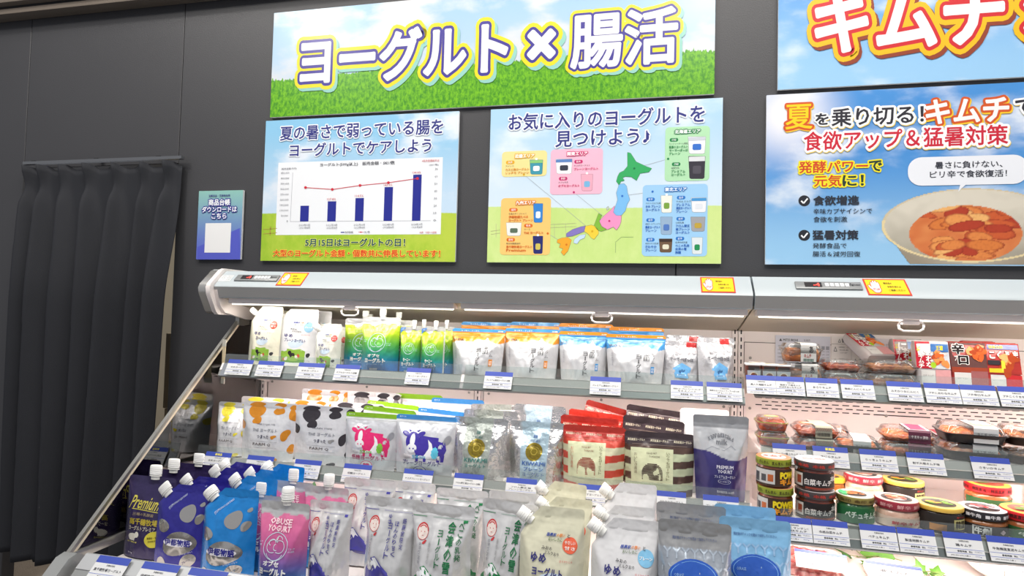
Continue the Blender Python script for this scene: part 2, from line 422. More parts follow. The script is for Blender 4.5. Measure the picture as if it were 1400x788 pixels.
def scenery(name, horizon, sky_top, sky_low, cloud, grass_a, grass_b, edge=.02, cloud_amt=.5, cscale=2.2, gscale=30, slope=0.0, spot=None, cloud_soft=.12):
    """procedural sky with clouds over a lawn, in the board's own coordinates (x across, z up from the lower edge)."""
    m, nt, b, N, K = new_mat(name)
    b.inputs['Roughness'].default_value = .32; b.inputs['Coat Weight'].default_value = .25; b.inputs['Coat Roughness'].default_value = .22
    tc = N.new('ShaderNodeTexCoord'); sep = N.new('ShaderNodeSeparateXYZ'); K.new(tc.outputs['Object'], sep.inputs['Vector'])
    def mth(op, a, c):
        n = N.new('ShaderNodeMath'); n.operation = op
        for i, q in enumerate((a, c)):
            if isinstance(q, (int, float)): n.inputs[i].default_value = q
            else: K.new(q, n.inputs[i])
        return n.outputs[0]
    def nz(scale, det=6, vec=None):
        n = N.new('ShaderNodeTexNoise'); n.inputs['Scale'].default_value = scale; n.inputs['Detail'].default_value = det
        if det == 8: n.inputs['Roughness'].default_value = .72
        K.new(vec or tc.outputs['Object'], n.inputs['Vector']); return n.outputs['Fac']
    def mr(v, a, c, lo=0.0, hi=1.0):
        n = N.new('ShaderNodeMapRange'); n.interpolation_type = 'SMOOTHSTEP'
        K.new(v, n.inputs['Value']); n.inputs['From Min'].default_value = a; n.inputs['From Max'].default_value = c
        n.inputs['To Min'].default_value = lo; n.inputs['To Max'].default_value = hi; return n.outputs['Result']
    def mix(f, a, c):
        n = N.new('ShaderNodeMix'); n.data_type = 'RGBA'; K.new(f, n.inputs['Factor'])
        for s, q in ((n.inputs[6], a), (n.inputs[7], c)):
            if isinstance(q, tuple): w = L(q); s.default_value = (w[0], w[1], w[2], 1)
            else: K.new(q, s)
        return n.outputs[2]
    z = sep.outputs['Z']; x = sep.outputs['X']
    mpg = N.new('ShaderNodeMapping'); mpg.inputs['Scale'].default_value = (1.3, 1, .8); K.new(tc.outputs['Object'], mpg.inputs['Vector'])
    mpb = N.new('ShaderNodeMapping'); mpb.inputs['Scale'].default_value = (110, 1, 26); K.new(tc.outputs['Object'], mpb.inputs['Vector'])
    mp = N.new('ShaderNodeMapping'); mp.inputs['Scale'].default_value = (1, 1, 1.9); K.new(tc.outputs['Object'], mp.inputs['Vector'])
    sky = mix(mr(z, horizon, horizon+.40), sky_low, sky_top)
    if cloud_amt: sky = mix(mr(nz(cscale, 7, mp.outputs['Vector']), .62-cloud_amt*.3, .62-cloud_amt*.3+cloud_soft), sky, cloud)
    if spot:      # a pale sun burst in the printed sky
        d = N.new('ShaderNodeVectorMath'); d.operation = 'DISTANCE'; K.new(tc.outputs['Object'], d.inputs[0]); d.inputs[1].default_value = spot
        sky = mix(mr(d.outputs['Value'], 0.0, .24, .9, 0), sky, (250, 245, 245))
    if horizon > 0:
        g = mix(mr(nz(gscale, 8, mpg.outputs['Vector']), .36, .64), grass_a, grass_b)
        hz = mth('ADD', mth('ADD', z, mth('MULTIPLY', x, slope)), mth('MULTIPLY', mth('SUBTRACT', nz(1.0, 3, mpb.outputs['Vector']), .5), edge))
        wob = mth('MULTIPLY', mth('SUBTRACT', nz(1.6, 1), .5), .08)
        f = mr(mth('ADD', hz, wob), horizon-.002, horizon+.003)
        out = mix(f, g, sky)
    else: out = sky
    K.new(out, b.inputs['Base Color']); return m

NAVY = (48, 52, 128)
# --- long banner
xa, xb = W(372, 90).x, W(977, 90).x
zt = W(374.5, 18).z; zb = (W(369.5, 161).z+W(975, 128).z)/2
B = Board(xa, xb, zb, zt, scenery('banner_sky_and_lawn', .165, (124, 170, 206), (172, 198, 220), (204, 208, 214), (46, 128, 5), (116, 186, 4), .045, .58, 2.4, 60, -.012))
ol = [(.160, (140, 196, 182), .06, -.06), (.160, (228, 208, 18)), (.090, (58, 48, 140))]
B.text('ヨーグルト', 413, 82, 693, 66, 67, (222, 222, 228), .034, ol, 3)
B.text('×', 724, 62, 757, 60, 35, (222, 222, 228), .04, ol, 3)
B.text('腸活', 782, 57, 925, 48, 73, (222, 222, 228), .026, [(.120, (140, 196, 182), .05, -.05), (.120, (228, 208, 18)), (.066, (58, 48, 140))], 3)
B.done('banner', 'long banner with large white Japanese lettering over a green lawn and sky', 'banner')
# --- chart poster
def a1(tl, br):
    p, q = W(*tl), W(*br); return p.x, q.x, q.z, p.z
xa, xb, zb, zt = a1((363.8, 165.6), (622.2, 358.3))
B = Board(xa, xb, zb, zt, scenery('chart_poster_sky', .185, (135, 192, 226), (196, 218, 238), (222, 230, 240), (150, 190, 40), (186, 205, 70), .004, .35, 2.5, 3))
wh = [(.09, (236, 240, 246))]
B.text('夏の暑さで弱っている腸を', 384, 184, 606, 172.5, 19, NAVY, .018, wh)
B.text('ヨーグルトでケアしよう', 397, 206, 590, 198.5, 18, NAVY, .018, wh)
B.pxrect(379, 219, 604, 321, (238, 240, 244), 0)
B.text('ヨーグルト(500g以上)　販売金額・SKU数', 438, 226, 540, 223, 5.6, (70, 70, 80), .01, (), 1)
B.text('※販売金額前年比', 577, 220.5, 601, 219.5, 3.4, (190, 50, 60), 0, (), 1)
B.text('(販売金額:千円)', 385, 231.5, 406, 230.8, 3.2, (90, 90, 100), 0, (), 1)
B.text('(SKU数)', 587, 226, 600, 225.6, 3.2, (90, 90, 100), 0, (), 1)
for i, s in enumerate(('450,000', '400,000', '350,000', '300,000', '250,000', '200,000', '150,000', '100,000', '50,000', '0')):
    y = 237+i*7.3; wd = 11.5 if len(s) == 7 else (9.6 if len(s) == 6 else 2)
    B.text(s, 396-wd-i*.2, y, 396-i*.2, y, 3, (100, 100, 110), 0, (), 1)
for i, s in enumerate(('70', '60', '50', '40', '30', '20', '10', '0')):
    y = 231.5+i*10; B.text(s, 595-i*.35, y, 599-i*.35, y, 3, (100, 100, 110), 0, (), 1)
bars = [(416.5, 281.5, 303), (453.7, 275.5, 303), (491.5, 271, 302.7), (531, 256, 302.3), (570, 239, 302)]
for (cx, t, bt), pc, yr in zip(bars, ('', '127.8%', '114.5%', '143.6%', '134.8%'), ('2020年9月|-2021年8月', '2021年9月|-2022年8月', '2022年9月|-2023年8月', '2023年9月|-2024年8月', '2024年9月|-2025年8月')):
    B.pxrect(cx-5.8, t, cx+5.8, bt, (34, 42, 142), 2)
    if pc: B.text(pc, cx-5.8, t-2.8, cx+5.8, t-3, 3, (200, 60, 70), 0, (), 1)
    for k, s in enumerate(yr.split('|')): B.text(s, cx-7.5, bt+5+k*3.8, cx+7.5, bt+4.8+k*3.8, 3, (110, 110, 120), 0, (), 1)
B.line([(397, 303.2), (589, 302)], .5, (150, 150, 160), 1); B.line([(400.5, 236), (397, 303.2)], .5, (170, 170, 180), 1)
pts = [(418, 256.7), (454.7, 259.2), (492.5, 253.8), (531.3, 250), (571, 244.3)]
B.line(pts, .9, (206, 60, 75), 4)
for p in pts: B.disc(p[0], p[1], 1.9, (206, 40, 60), 5)
B.pxrect(466, 317.2, 471, 318.6, (34, 42, 142), 1); B.text('販売金額', 472, 318, 483, 317.8, 3, (80, 80, 90), 0, (), 1)
B.line([(490, 317.8), (497, 317.6)], .7, (206, 60, 75), 1); B.disc(493.5, 317.7, 1, (206, 40, 60), 2); B.text('SKU数', 498, 317.6, 506, 317.4, 3, (80, 80, 90), 0, (), 1)
B.text('出典：日経POS情報', 574, 318.2, 597, 318, 2.8, (190, 70, 80), 0, (), 1)
B.text('5月15日はヨーグルトの日！', 418, 332, 554, 331.5, 10.6, (28, 78, 92), .03, [(.09, (222, 226, 120))])
B.text('大型のヨーグルト金額・個数共に伸長しています！', 374, 346, 602, 347.3, 9.6, (222, 70, 30), .03, [(.09, (236, 222, 80))])
for k in (0, 1): B.line([(360, 314+k*6), (379, 312.5+k*6)], .7, (176, 150, 70), 1)
B.line([(370, 310), (369.5, 322)], 1.2, (176, 150, 70), 1)
B.done('poster', 'blue sky poster with a bar chart and red line graph', 'poster', 'yoghurt posters')
# --- map poster
xa, xb, zb, zt = a1((671.2, 150), (985.8, 360.8))
B = Board(xa, xb, zb, zt, scenery('map_poster_sky', .20, (168, 206, 232), (212, 228, 242), (220, 232, 244), (196, 222, 130), (212, 230, 150), .004, .3, 2.2, 2.5))
B.text('お気に入りのヨーグルトを', 696, 168.5, 963, 155, 23, NAVY, .018, wh)
B.text('見つけよう♪', 760, 191, 888, 186, 21.5, NAVY, .018, wh)
def Z(x, y): return (660+x/3.2824, 130+y/3.2824)
def zr(l, t, r, b, rad, col, lay): p, q = Z(l, t), Z(r, b); B.rrect(p[0], p[1], q[0], q[1], rad, col, lay)
def ztx(s, l, y, r, h, col, bold=0, lines=()): p, q = Z(l, y), Z(r, y); B.text(s, p[0], p[1], q[0], q[1], h/3.2824, col, bold, lines, 1)
def zpoly(pts, col, lay, edge=True):
    P = [Z(*p) for p in pts]; 
    if edge: B.line(P+[P[0]], .7, mixc(col, (90, 90, 90), .6), lay)
    B.poly(P, col, lay+1)
def zline(pts, col=(170, 175, 180)): B.line([Z(*p) for p in pts], .45, col, 1)
# islands and districts
zpoly([(650, 258), (664, 262), (688, 300), (735, 322), (758, 330), (745, 346), (706, 352), (690, 384), (668, 368), (640, 366), (626, 372), (636, 384), (620, 388), (612, 404), (600, 388), (606, 366), (614, 350), (634, 340), (650, 320)], (52, 168, 96), 2)
zpoly([(612, 402), (634, 398), (646, 410), (650, 440), (660, 470), (648, 490), (640, 520), (622, 540), (600, 542), (584, 528), (596, 500), (606, 470), (600, 440)], (124, 188, 238), 2)
zpoly([(592, 498), (586, 528), (600, 542), (622, 542), (620, 570), (612, 590), (600, 606), (586, 592), (560, 604), (534, 590), (524, 566), (548, 540), (572, 520)], (238, 150, 196), 3)
zpoly([(520, 532), (534, 540), (526, 560), (540, 588), (556, 604), (532, 612), (514, 606), (500, 586), (510, 560)], (130, 184, 62), 2)
zpoly([(460, 590), (488, 584), (504, 590), (518, 606), (520, 622), (500, 648), (486, 640), (474, 624), (456, 612)], (240, 206, 60), 2)
zpoly([(376, 622), (404, 604), (440, 592), (462, 588), (456, 612), (432, 622), (400, 634), (376, 636)], (132, 118, 190), 2)
zpoly([(412, 648), (436, 630), (462, 626), (456, 642), (436, 650), (424, 668), (408, 664)], (196, 220, 246), 2)
zpoly([(336, 650), (358, 642), (382, 640), (398, 652), (390, 676), (382, 700), (364, 720), (352, 706), (362, 690), (344, 684), (350, 668), (334, 662)], (246, 166, 44), 2)
zpoly([(556, 506), (564, 500), (566, 512), (558, 518)], (190, 200, 190), 2)
for p in ([(680, 330), (832, 287)], [(626, 454), (762, 434)], [(568, 566), (409, 437)], [(492, 612), (185, 357)], [(376, 672), (292, 622)]): zline(p)
for p, c in (((680, 330), (20, 120, 70)), ((832, 287), (20, 130, 70)), ((626, 454), (40, 110, 200)), ((762, 434), (40, 110, 200)), ((568, 566), (200, 30, 110)), ((409, 437), (190, 30, 110)), ((492, 612), (220, 170, 20)), ((185, 357), (220, 170, 20)), ((376, 672), (216, 120, 20)), ((292, 622), (216, 110, 20))):
    q = Z(*p); B.disc(q[0], q[1], 1.5, c, 5)
zline([(596, 708), (596, 660), (622, 638), (676, 638)], (130, 160, 110))
for k in (0, 1): zline([(36, 612+k*14), (78, 606+k*14)], (176, 170, 130)); zline([(300, 582+k*14), (420, 576+k*14)], (186, 186, 150))
for x in (60, 322, 372): zline([(x, 578), (x, 640)], (186, 186, 150))
boxes = [((86, 252, 288, 366), (240, 222, 150), '近畿エリア', (238, 180, 40), (146, 232)), ((304, 242, 538, 446), (244, 184, 206), '関東エリア', (206, 40, 110), (380, 470)),
         ((80, 462, 304, 718), (246, 200, 116), '九州エリア', (226, 130, 20), (150, 236)), ((818, 142, 1018, 386), (176, 222, 178), '北海道エリア', (20, 130, 72), (862, 976)), ((716, 402, 1008, 724), (158, 204, 240), '東北エリア', (30, 120, 200), (818, 914))]
for (l, t, r, b), c, s, tc, (ta, tb) in boxes:
    zr(l, t, r, b, 5, c, 2); ztx(s, ta, t+22, tb, 17, (255, 255, 255), .03, [(.20, tc)])
def mini(l, t, r, b, body, top=None, mark=None, cap=False):        # tiny printed pouch picture
    w = r-l; zpoly([(l, t), (r, t), (r-w*.06, b-4), (r-w*.16, b), (l+w*.16, b), (l+w*.06, b-4)], body, 3, True)
    if top: zr(l+1, t+1, r-1, t+(b-t)*.22, .6, top, 6)
    if mark: zr(l+w*.25, t+(b-t)*.42, r-w*.25, t+(b-t)*.78, 2, mark, 6)
    if cap: zr((l+r)/2-5, t-9, (l+r)/2+5, t, .6, (250, 250, 250), 4)
def item(pill, pc, px, py, lines, c, ta, tb):
    zr(px-19, py-8, px+19, py+8, 2.2, pc, 3); ztx(pill, px-10, py, px+10, 10, (255, 255, 255))
    for k, (s, big) in enumerate(lines):
        ztx(s, ta, py+17+k*15, min(tb, ta+len(s)*(12.5 if big else 9)), 12 if big else 8, c if big else (60, 60, 70), .02 if big else 0)
item('兵庫', (226, 170, 30), 124, 303, [('フジッコ', 0), ('カスピ海ヨーグルト', 1), ('リッチモ プレーン', 1)], (220, 140, 20), 103, 208)
mini(212, 292, 270, 356, (60, 150, 170), (140, 200, 120), (240, 244, 246), True)
item('栃木', (200, 40, 110), 430, 300, [('ヤスダヨーグルト', 0), ('プレーンヨーグルト', 1)], (206, 40, 110), 410, 518)
mini(328, 288, 402, 354, (240, 240, 244), (90, 130, 190), (50, 55, 70))
item('長野', (200, 40, 110), 361, 376, [('オブセ牛乳', 0), ('オブセヨーグルト', 1)], (206, 40, 110), 340, 434)
mini(442, 356, 494, 430, (236, 170, 190), None, (120, 180, 220), True)
item('福岡', (224, 110, 20), 138, 516, [('糸島みるくぷらんと', 0), ('伊都物語たべる', 1), ('ヨーグルト プレーン', 1)], (214, 100, 20), 117, 226)
mini(228, 488, 270, 572, (50, 130, 210), None, (230, 238, 246))
item('熊本', (224, 110, 20), 205, 587, [('マース', 0), ('THE ヨーグルト', 1)], (214, 100, 20), 186, 272)
mini(106, 574, 174, 632, (236, 236, 232), None, (90, 110, 90))
item('宮崎', (224, 110, 20), 126, 650, [('南日本酪農協同', 0), ('高千穂牧場ヨーグルト', 1), ('Premium', 1)], (214, 100, 20), 106, 222)
mini(226, 634, 270, 712, (36, 40, 110), None, (206, 190, 90), True)
item('北海道', (20, 130, 70), 858, 202, [('カントリーホーム風景', 0), ('草原のヨーグルト', 1), ('でーでーぽっぽ', 1), ('プレーン', 1)], (20, 130, 70), 836, 920)
mini(922, 188, 1000, 264, (236, 238, 242), (200, 204, 214), (50, 110, 200))
item('北海道', (20, 130, 70), 868, 311, [('函館牛乳', 0), ('プレミアム', 1), ('ヨーグルト', 1)], (20, 130, 70), 846, 910)
mini(924, 276, 998, 376, (54, 50, 60), (220, 222, 226), (80, 76, 86))
for (px, py, ls, ta, tb, mm) in ((753, 469, [('みおのミルク工房', 0), ('ゆめ プレーン', 1), ('ヨーグルト', 1)], 732, 798, (800, 452, 850, 528, (236, 236, 226), None, (120, 160, 60), True)),
                                (890, 461, [('YUDA ミルク', 0), ('プレミアム', 1), ('湯田ヨーグルト', 1), ('プレーン', 1)], 868, 934, (936, 462, 1004, 526, (238, 238, 242), (70, 150, 210), (225, 228, 235))),
                                (753, 562, [('湯田ホールディングス', 0), ('農家ヨーグルト', 1), ('プレーン', 1)], 730, 796, (798, 548, 850, 626, (150, 176, 204), None, (80, 120, 190))),
                                (888, 556, [('山田乳業', 0), ('フロム蔵王', 1), ('極プレーン', 1), ('ヨーグルト', 1)], 866, 930, (934, 548, 998, 612, (160, 160, 164), None, (190, 160, 60))),
                                (752, 650, [('奥羽やすらぎ乳業', 0), ('さわやか', 1), ('プレーン', 1)], 730, 788, (792, 646, 850, 706, (110, 84, 62), (60, 44, 36), (226, 220, 196))),
                                (885, 645, [('会津中央乳業', 0), ('べこの乳発', 1), ('会津の雪', 1), ('無糖', 1)], 864, 932, (938, 640, 986, 714, (222, 228, 230), None, (30, 140, 80)))):
    item('岩手', (40, 120, 200), px, py, ls, (30, 100, 190), ta, tb); mini(*mm)
B.done('poster', 'pale blue poster with a coloured map of Japan', 'poster', 'yoghurt posters')
# --- kimchi posters
xa = W(1063.8, 60).x; xb = xa+1.62; zb = W(1063, 122.9).z
B = Board(xa, xb, zb, zb+.45, scenery('kimchi_banner_sky', 0, (70, 140, 205), (150, 196, 232), (226, 232, 240), (0, 0, 0), (0, 0, 0), 0, .48, 2.4, 1, cloud_soft=.2))
kl = [(.160, (140, 60, 36), .045, -.05), (.160, (230, 180, 18)), (.088, (200, 36, 44))]
B.text('キムチ', 1116, 34, 1370, 12, 82, (228, 228, 232), .034, kl, 3)
B.text('×', 1402, 22, 1450, 20, 44, (228, 228, 232), .034, kl, 3)
B.done('banner', 'upper right blue sky banner with large white kimchi lettering edged red and yellow', 'banner')
xa = W(1047.2, 240).x; xb = xa+.841; zt = W(1049.3, 130.3).z; zb = W(1045.2, 361.6).z
sun = (W(1078, 158).x-(xa+xb)/2, 0, W(1078, 158).z-zb)
B = Board(xa, xb, zb, zt, scenery('kimchi_poster_sky', 0, (70, 140, 208), (150, 196, 230), (228, 234, 242), (0, 0, 0), (0, 0, 0), 0, .50, 2.8, 1, spot=sun, cloud_soft=.2))
B.text('夏', 1074, 161, 1110, 159, 33, (246, 204, 20), .012, [(.085, (244, 200, 60), .03, -.04), (.085, (206, 84, 30))])
hl = [(.13, (240, 208, 90), .03, -.04), (.13, (246, 246, 248))]
B.text('を', 1115, 163.5, 1132, 163, 15, (44, 42, 50), .03, hl)
B.text('乗り切る！', 1137, 161, 1262, 156.5, 24, (44, 42, 50), .02, hl)
B.text('キムチ', 1266, 154, 1378, 149, 32, (240, 238, 236), .03, [(.13, (240, 194, 40), .03, -.04), (.11, (206, 84, 30))])
B.text('で', 1388, 147, 1414, 146, 20, (44, 42, 50), .03, hl)
B.text('食欲アップ＆猛暑対策', 1099, 193, 1377, 185, 26, (202, 34, 56), .018, hl)
yl = [(.13, (238, 224, 40))]
B.text('発酵パワー', 1092, 229, 1186, 227.5, 16, (206, 60, 36), .018, yl); B.text('で', 1188, 227.3, 1205, 227, 14, (40, 60, 50), .03, yl)
B.text('元気', 1113, 248, 1150, 247.5, 15.5, (206, 60, 36), .018, yl); B.text('に！', 1152, 247.3, 1180, 247, 14.5, (40, 60, 50), .03, yl)
for y in (274.8, 322): 
    B.disc(1099.5, y, 8, (36, 38, 46), 1, 7.5); B.line([(1095.3, y), (1098.5, y+3.4), (1104, y-3.2)], 2, (250, 250, 250), 3)
DK = (44, 48, 58)
B.text('食欲増進', 1112, 274.5, 1174, 274, 12.5, DK, .03); B.text('辛味カプサイシンで', 1112, 289.3, 1192, 288.8, 7.6, DK, .008, (), 1); B.text('食欲を刺激', 1112, 300.4, 1158, 300.2, 7.6, DK, .008, (), 1)
B.text('猛暑対策', 1111, 321.6, 1173, 321.4, 12.5, DK, .03); B.text('発酵食品で', 1111, 336.4, 1157, 336.2, 7.4, DK, .008, (), 1); B.text('腸活＆減労回復', 1111, 347.6, 1176, 347.6, 7.4, DK, .008, (), 1)
# the printed bowl of kimchi
random.seed(3)
chunks = []
for k in range(46):
    a = random.uniform(-1, 1); chunks.append((.48+a*.32*random.random()**.5, .50+random.uniform(-.28, .38), random.uniform(.06, .13), random.uniform(.04, .085), random.uniform(-.9, .9), random.choice(((214, 122, 56), (228, 150, 80), (200, 90, 44), (234, 176, 106), (176, 60, 34), (220, 132, 66)))))
def bowl(u, v):
    px, py = 1204+u*252, 256+v*107
    if px > 1433: return None
    ex, ey = (px-1330)/126, (py-308)/51
    d = math.hypot(ex, ey)
    if d > 1.0:                                            # outside wall of the bowl below the rim
        bx = (px-1330)/(126-(py-308)*.75) if py > 308 else 9
        if abs(bx) < 1 and 308 < py < 362.5: return mixc((205, 196, 180), (150, 138, 120), abs(bx)*.7+(py-308)/120)
        return None
    if d > .955: return (226, 206, 158) if py > 300 else (206, 190, 158)
    c = mixc((214, 206, 190), (150, 142, 126), max(0, (ey+.5))*.6+.15*noise.noise((px*.06, py*.08, 0)))
    x, y = (px-1330)/126*.5+.5, (py-256)/107
    heap = (x-.47)**2/.095+(y-.60)**2/.135
    top = .18+1.5*(x-.50)**2
    if heap < 1.0 and y > top:
        c = mixc((196, 92, 46), (224, 146, 84), .5+.5*noise.noise((px*.05, py*.09, 2)))
        for (cx, cy, rx, ry, an, cc) in chunks:
            dx, dy = x-cx, y-cy; q = dx*math.cos(an)+dy*math.sin(an), -dx*math.sin(an)+dy*math.cos(an)
            e = (q[0]/rx)**2+(q[1]/ry)**2
            if e < 1: c = mixc(cc, (120, 30, 16), max(0, e-.62)*1.6+.2*noise.noise((px*.3, py*.3, 1)))
    return c
B.paint(1204, 256, 1456, 363, 170, 76, bowl, 2)
B.rrect(1241, 213.5, 1405, 253, 17, (232, 234, 240), 5); B.poly([(1313, 251), (1322, 251), (1309.5, 262.5)], (232, 234, 240), 6)
B.text('暑さに負けない、', 1278, 226, 1370, 224.5, 9.6, (54, 56, 66), .012, (), 1); B.text('ピリ辛で食欲復活！', 1271, 238.5, 1376, 237.6, 9.6, (54, 56, 66), .012, (), 1)
B.done('poster', 'right hand blue sky poster with a bowl of kimchi and a speech bubble', 'poster')
# --- small download sign
p, q = W(272.2, 261.5), W(328.6, 355.0)
xa, xb, zb, zt = p.x, q.x, q.z, p.z
B = Board(xa, xb, zb, zt, scenery('download_sign_tint', 0, (150, 206, 180), (92, 104, 200), (120, 170, 214), (0, 0, 0), (0, 0, 0), 0, 0, 3, 1))
wl = [(.16, (46, 44, 140))]
B.text('商品台帳', 286, 277, 315, 276.7, 8.5, (245, 248, 252), .03, wl); B.text('ダウンロードは', 277, 286.6, 324, 286.2, 7.6, (245, 248, 252), .03, wl); B.text('こちら', 290, 295.6, 310, 295.4, 7.2, (245, 248, 252), .03, wl)
B.text('営業商品・営業物産展', 286, 268, 315, 267.6, 3.2, (60, 50, 130), .01, (), 1)
B.poly([(270, 338), (328, 312), (328, 355), (270, 355)], (84, 92, 196), 0)
B.pxrect(280.5, 305.3, 315.6, 345.6, (240, 240, 240), 2)
B.done('sign', 'small blue and green sign with a white square, beside the curtain', 'sign')
# ------------------------------------------------------------------ refrigerated cases
def case(label, X0, X1, left_end, shelves, ctrl_px):
    root = thing('refrigerated_display_case', label, 'display case', ((X0+X1)/2, -.45, 0))
    o = Vector(root.location)
    def out(b, name, mats, ang=35, parent=root):
        b.v = [tuple(Vector(p)-o) for p in b.v]; return b.build(name, mats, parent, ang=ang)
    W_, G_, R_, D_ = M['case_white'], M['case_grey'], M['rail_grey'], M['dark']
    # back panel with slotted uprights and perforations
    b = MB(); b.box(X0+.004, X1-.004, -.05, -.004, .16, 1.30, mat=0)
    mid = (X0+X1)/2
    for (a, c) in ((X0+.022, mid-.018), (mid+.018, X1-.022)):        # sheet seams
        for z in (1.262,): b.box(a, c, -.0515, -.0495, z, z+.0018, mat=1)
        for x in (a, c): b.box(x-.0008, x+.0008, -.0515, -.0495, .62, 1.262, mat=1)
        for zz in (1.21, 1.04, .95):
            for x in (a+.02, (a+c)/2, c-.02): b.lathe([(.005, .0), (.004, .003), (0, .004)], (150, 148, 145), 2, 10, xf=lambda p, x=x, zz=zz: Vector((x+p.x, -.0512-p.z, zz+p.y)))
    rows = [(1.052, X0+.06, X1-.06)] if not left_end is False else []
    if left_end:
        for zr_, a, c in ((1.055, X0+.05, mid-.03), (1.047, X0+.07, mid-.04), (1.055, mid+.05, X1-.05), (1.047, mid+.03, X1-.07)):
            x = a
            while x < c: b.box(x, x+.018, -.0512, -.0495, zr_, zr_+.003, mat=1); x += .030
    else:
        for i, zr_ in enumerate((1.076, 1.064, 1.052, 1.040)):
            for a, c in ((X0+.06+.02*(i % 2), X0+.40+.05*i), (X0+.50-.02*i, X0+.86)):
                x = a
                while x < c: b.box(x, x+.020, -.0512, -.0495, zr_, zr_+.003, mat=1); x += .031
        for i, zr_ in enumerate((.886, .876, .866)):
            x = X0+.34+.01*(i % 2)
            while x < X0+.86: b.box(x, x+.020, -.0512, -.0495, zr_, zr_+.003, mat=1); x += .031
    out(b, 'back_panel', [W_, D_, M['plastic']], ang=0)
    for x in (X0+.010, mid, X1-.010):
        b = MB(); b.box(x-.009, x+.009, -.066, -.05, .62, 1.30, mat=0, bev=.0015, seg=1)
        z = .64
        while z < 1.29: b.box(x-.002, x+.002, -.0668, -.0655, z, z+.014, mat=1); z += .025
        out(b, 'slotted_upright', [W_, D_])
    # canopy
    xa, xb = X0+(.012 if left_end else .003), X1-.003
    b = MB(); b.prism([(-.312, 1.470), (-.318, 1.466), (-.371, 1.418), (-.374, 1.411), (-.362, 1.375), (-.359, 1.371), (-.345, 1.371), (-.35, 1.40), (-.30, 1.45), (-.05, 1.45), (-.05, 1.470)], xa, xb)
    out(b, 'canopy_fascia', G_, ang=25)
    b = MB(); b.prism([(-.3745, 1.4105), (-.3625, 1.3748), (-.3605, 1.3748), (-.3725, 1.4105)], xa+.001, xb-.001); out(b, 'lower_fascia_shade', M['case_grey_shaded'], 0)  # thin overlay: shade of the lower fascia put into a darker grey
    b = MB(); b.prism([(-.349, 1.374), (-.349, 1.384), (-.05, 1.335), (-.05, 1.300)], xa, xb); out(b, 'canopy_underside', flat('canopy_liner', (196, 186, 168), .5))
    half = (X1-X0)/2
    for k in (0, 1):
        a = X0+half*k+(.05 if (k == 0 and left_end) else .012); c = X0+half*(k+1)-.012
        b = MB(); b.box(a, c, -.345, -.300, 1.352, 1.375, bev=.004)
        lamp = out(b, 'lamp_housing', W_)
        b = MB(); b.box(a+.01, c-.01, -.338, -.306, 1.3475, 1.3545, bev=.003); out(b, 'lamp_tube', M['tube'], parent=lamp)
    for px in (ctrl_px['handles']):
        hx = on_y(px[0], px[1], -.33).x
        b = MB(); b.box(hx-.022, hx+.022, -.34, -.318, 1.338, 1.372, bev=.003)
        h = out(b, 'pull_handle', W_)
        b = MB(); ring = [(-.032, 0), (-.03, -.012), (-.02, -.018), (.02, -.018), (.03, -.012), (.032, 0), (.026, .008), (-.026, .008)]
        b.tube([(hx+p, -.338, 1.338+q) for p, q in ring], .0032, closed=True); out(b, 'loop', W_, parent=h)
    # controller with red digits
    fs = ctrl_px['ctrl']
    na = Vector((0, -.671, .742)).normalized()           # outward normal of the sloping face
    dn = Vector((0, -.742, -.671)).normalized()
    c0 = Vector(((on_y(fs[0], fs[1], -.345).x+on_y(fs[2], fs[3], -.345).x)/2, -.3445, 1.442)); wl_ = on_y(fs[2], fs[3], -.345).x-on_y(fs[0], fs[1], -.345).x
    def slope(u, w, d): return c0+Vector((u, 0, 0))-dn*w+na*d
    b = MB(); b.box(-wl_/2, wl_/2, -.016, .016, -.001, .006, bev=.002, xf=lambda p: slope(p.x, p.y, p.z))
    pnl = out(b, 'controller', R_)
    b = MB(); b.box(-wl_*.36, -wl_*.10, -.010, .011, .0055, .0066, (40, 36, 38), xf=lambda p: slope(p.x, p.y, p.z))
    pu = Put(b, lambda x, y, l: slope(x, y, .0072+l*.0002), 1)
    lettering(pu, '-4', -wl_*.18, 0, .016, .013, (255, 60, 50), .02)
    out(b, 'digit_display', [M['plastic'], M['led']], 0, pnl)
    b = MB(); 
    for k in range(5): b.box(-wl_*.05+k*wl_*.075, -wl_*.05+k*wl_*.075+wl_*.062, -.007, .008, .0055, .0075, (235, 236, 236), bev=.001, seg=1, xf=lambda p: slope(p.x, p.y, p.z))
    out(b, 'buttons', [M['plastic']], 20, pnl)
    b = MB(); pu = Put(b, lambda x, y, l: slope(x, y, .0068+l*.0002), 0)
    lettering(pu, 'MITSUBISHI', wl_*.41, .001, wl_*.12, .005, (40, 40, 46), .02, (), 1)
    for k in range(3):
        an = PI/2+k*2*PI/3; q = Vector((wl_*.335+.004*math.cos(an), .001+.004*math.sin(an)))
        b.add([slope(q.x+.0034*math.cos(an+j*PI/2)*(1 if j % 2 == 0 else .6), q.y+.0034*math.sin(an+j*PI/2)*(1 if j % 2 == 0 else .6), .0068) for j in range(4)], [(0, 1, 2, 3)], (40, 40, 46))
    out(b, 'maker_mark', [M['plastic']], 0, pnl)
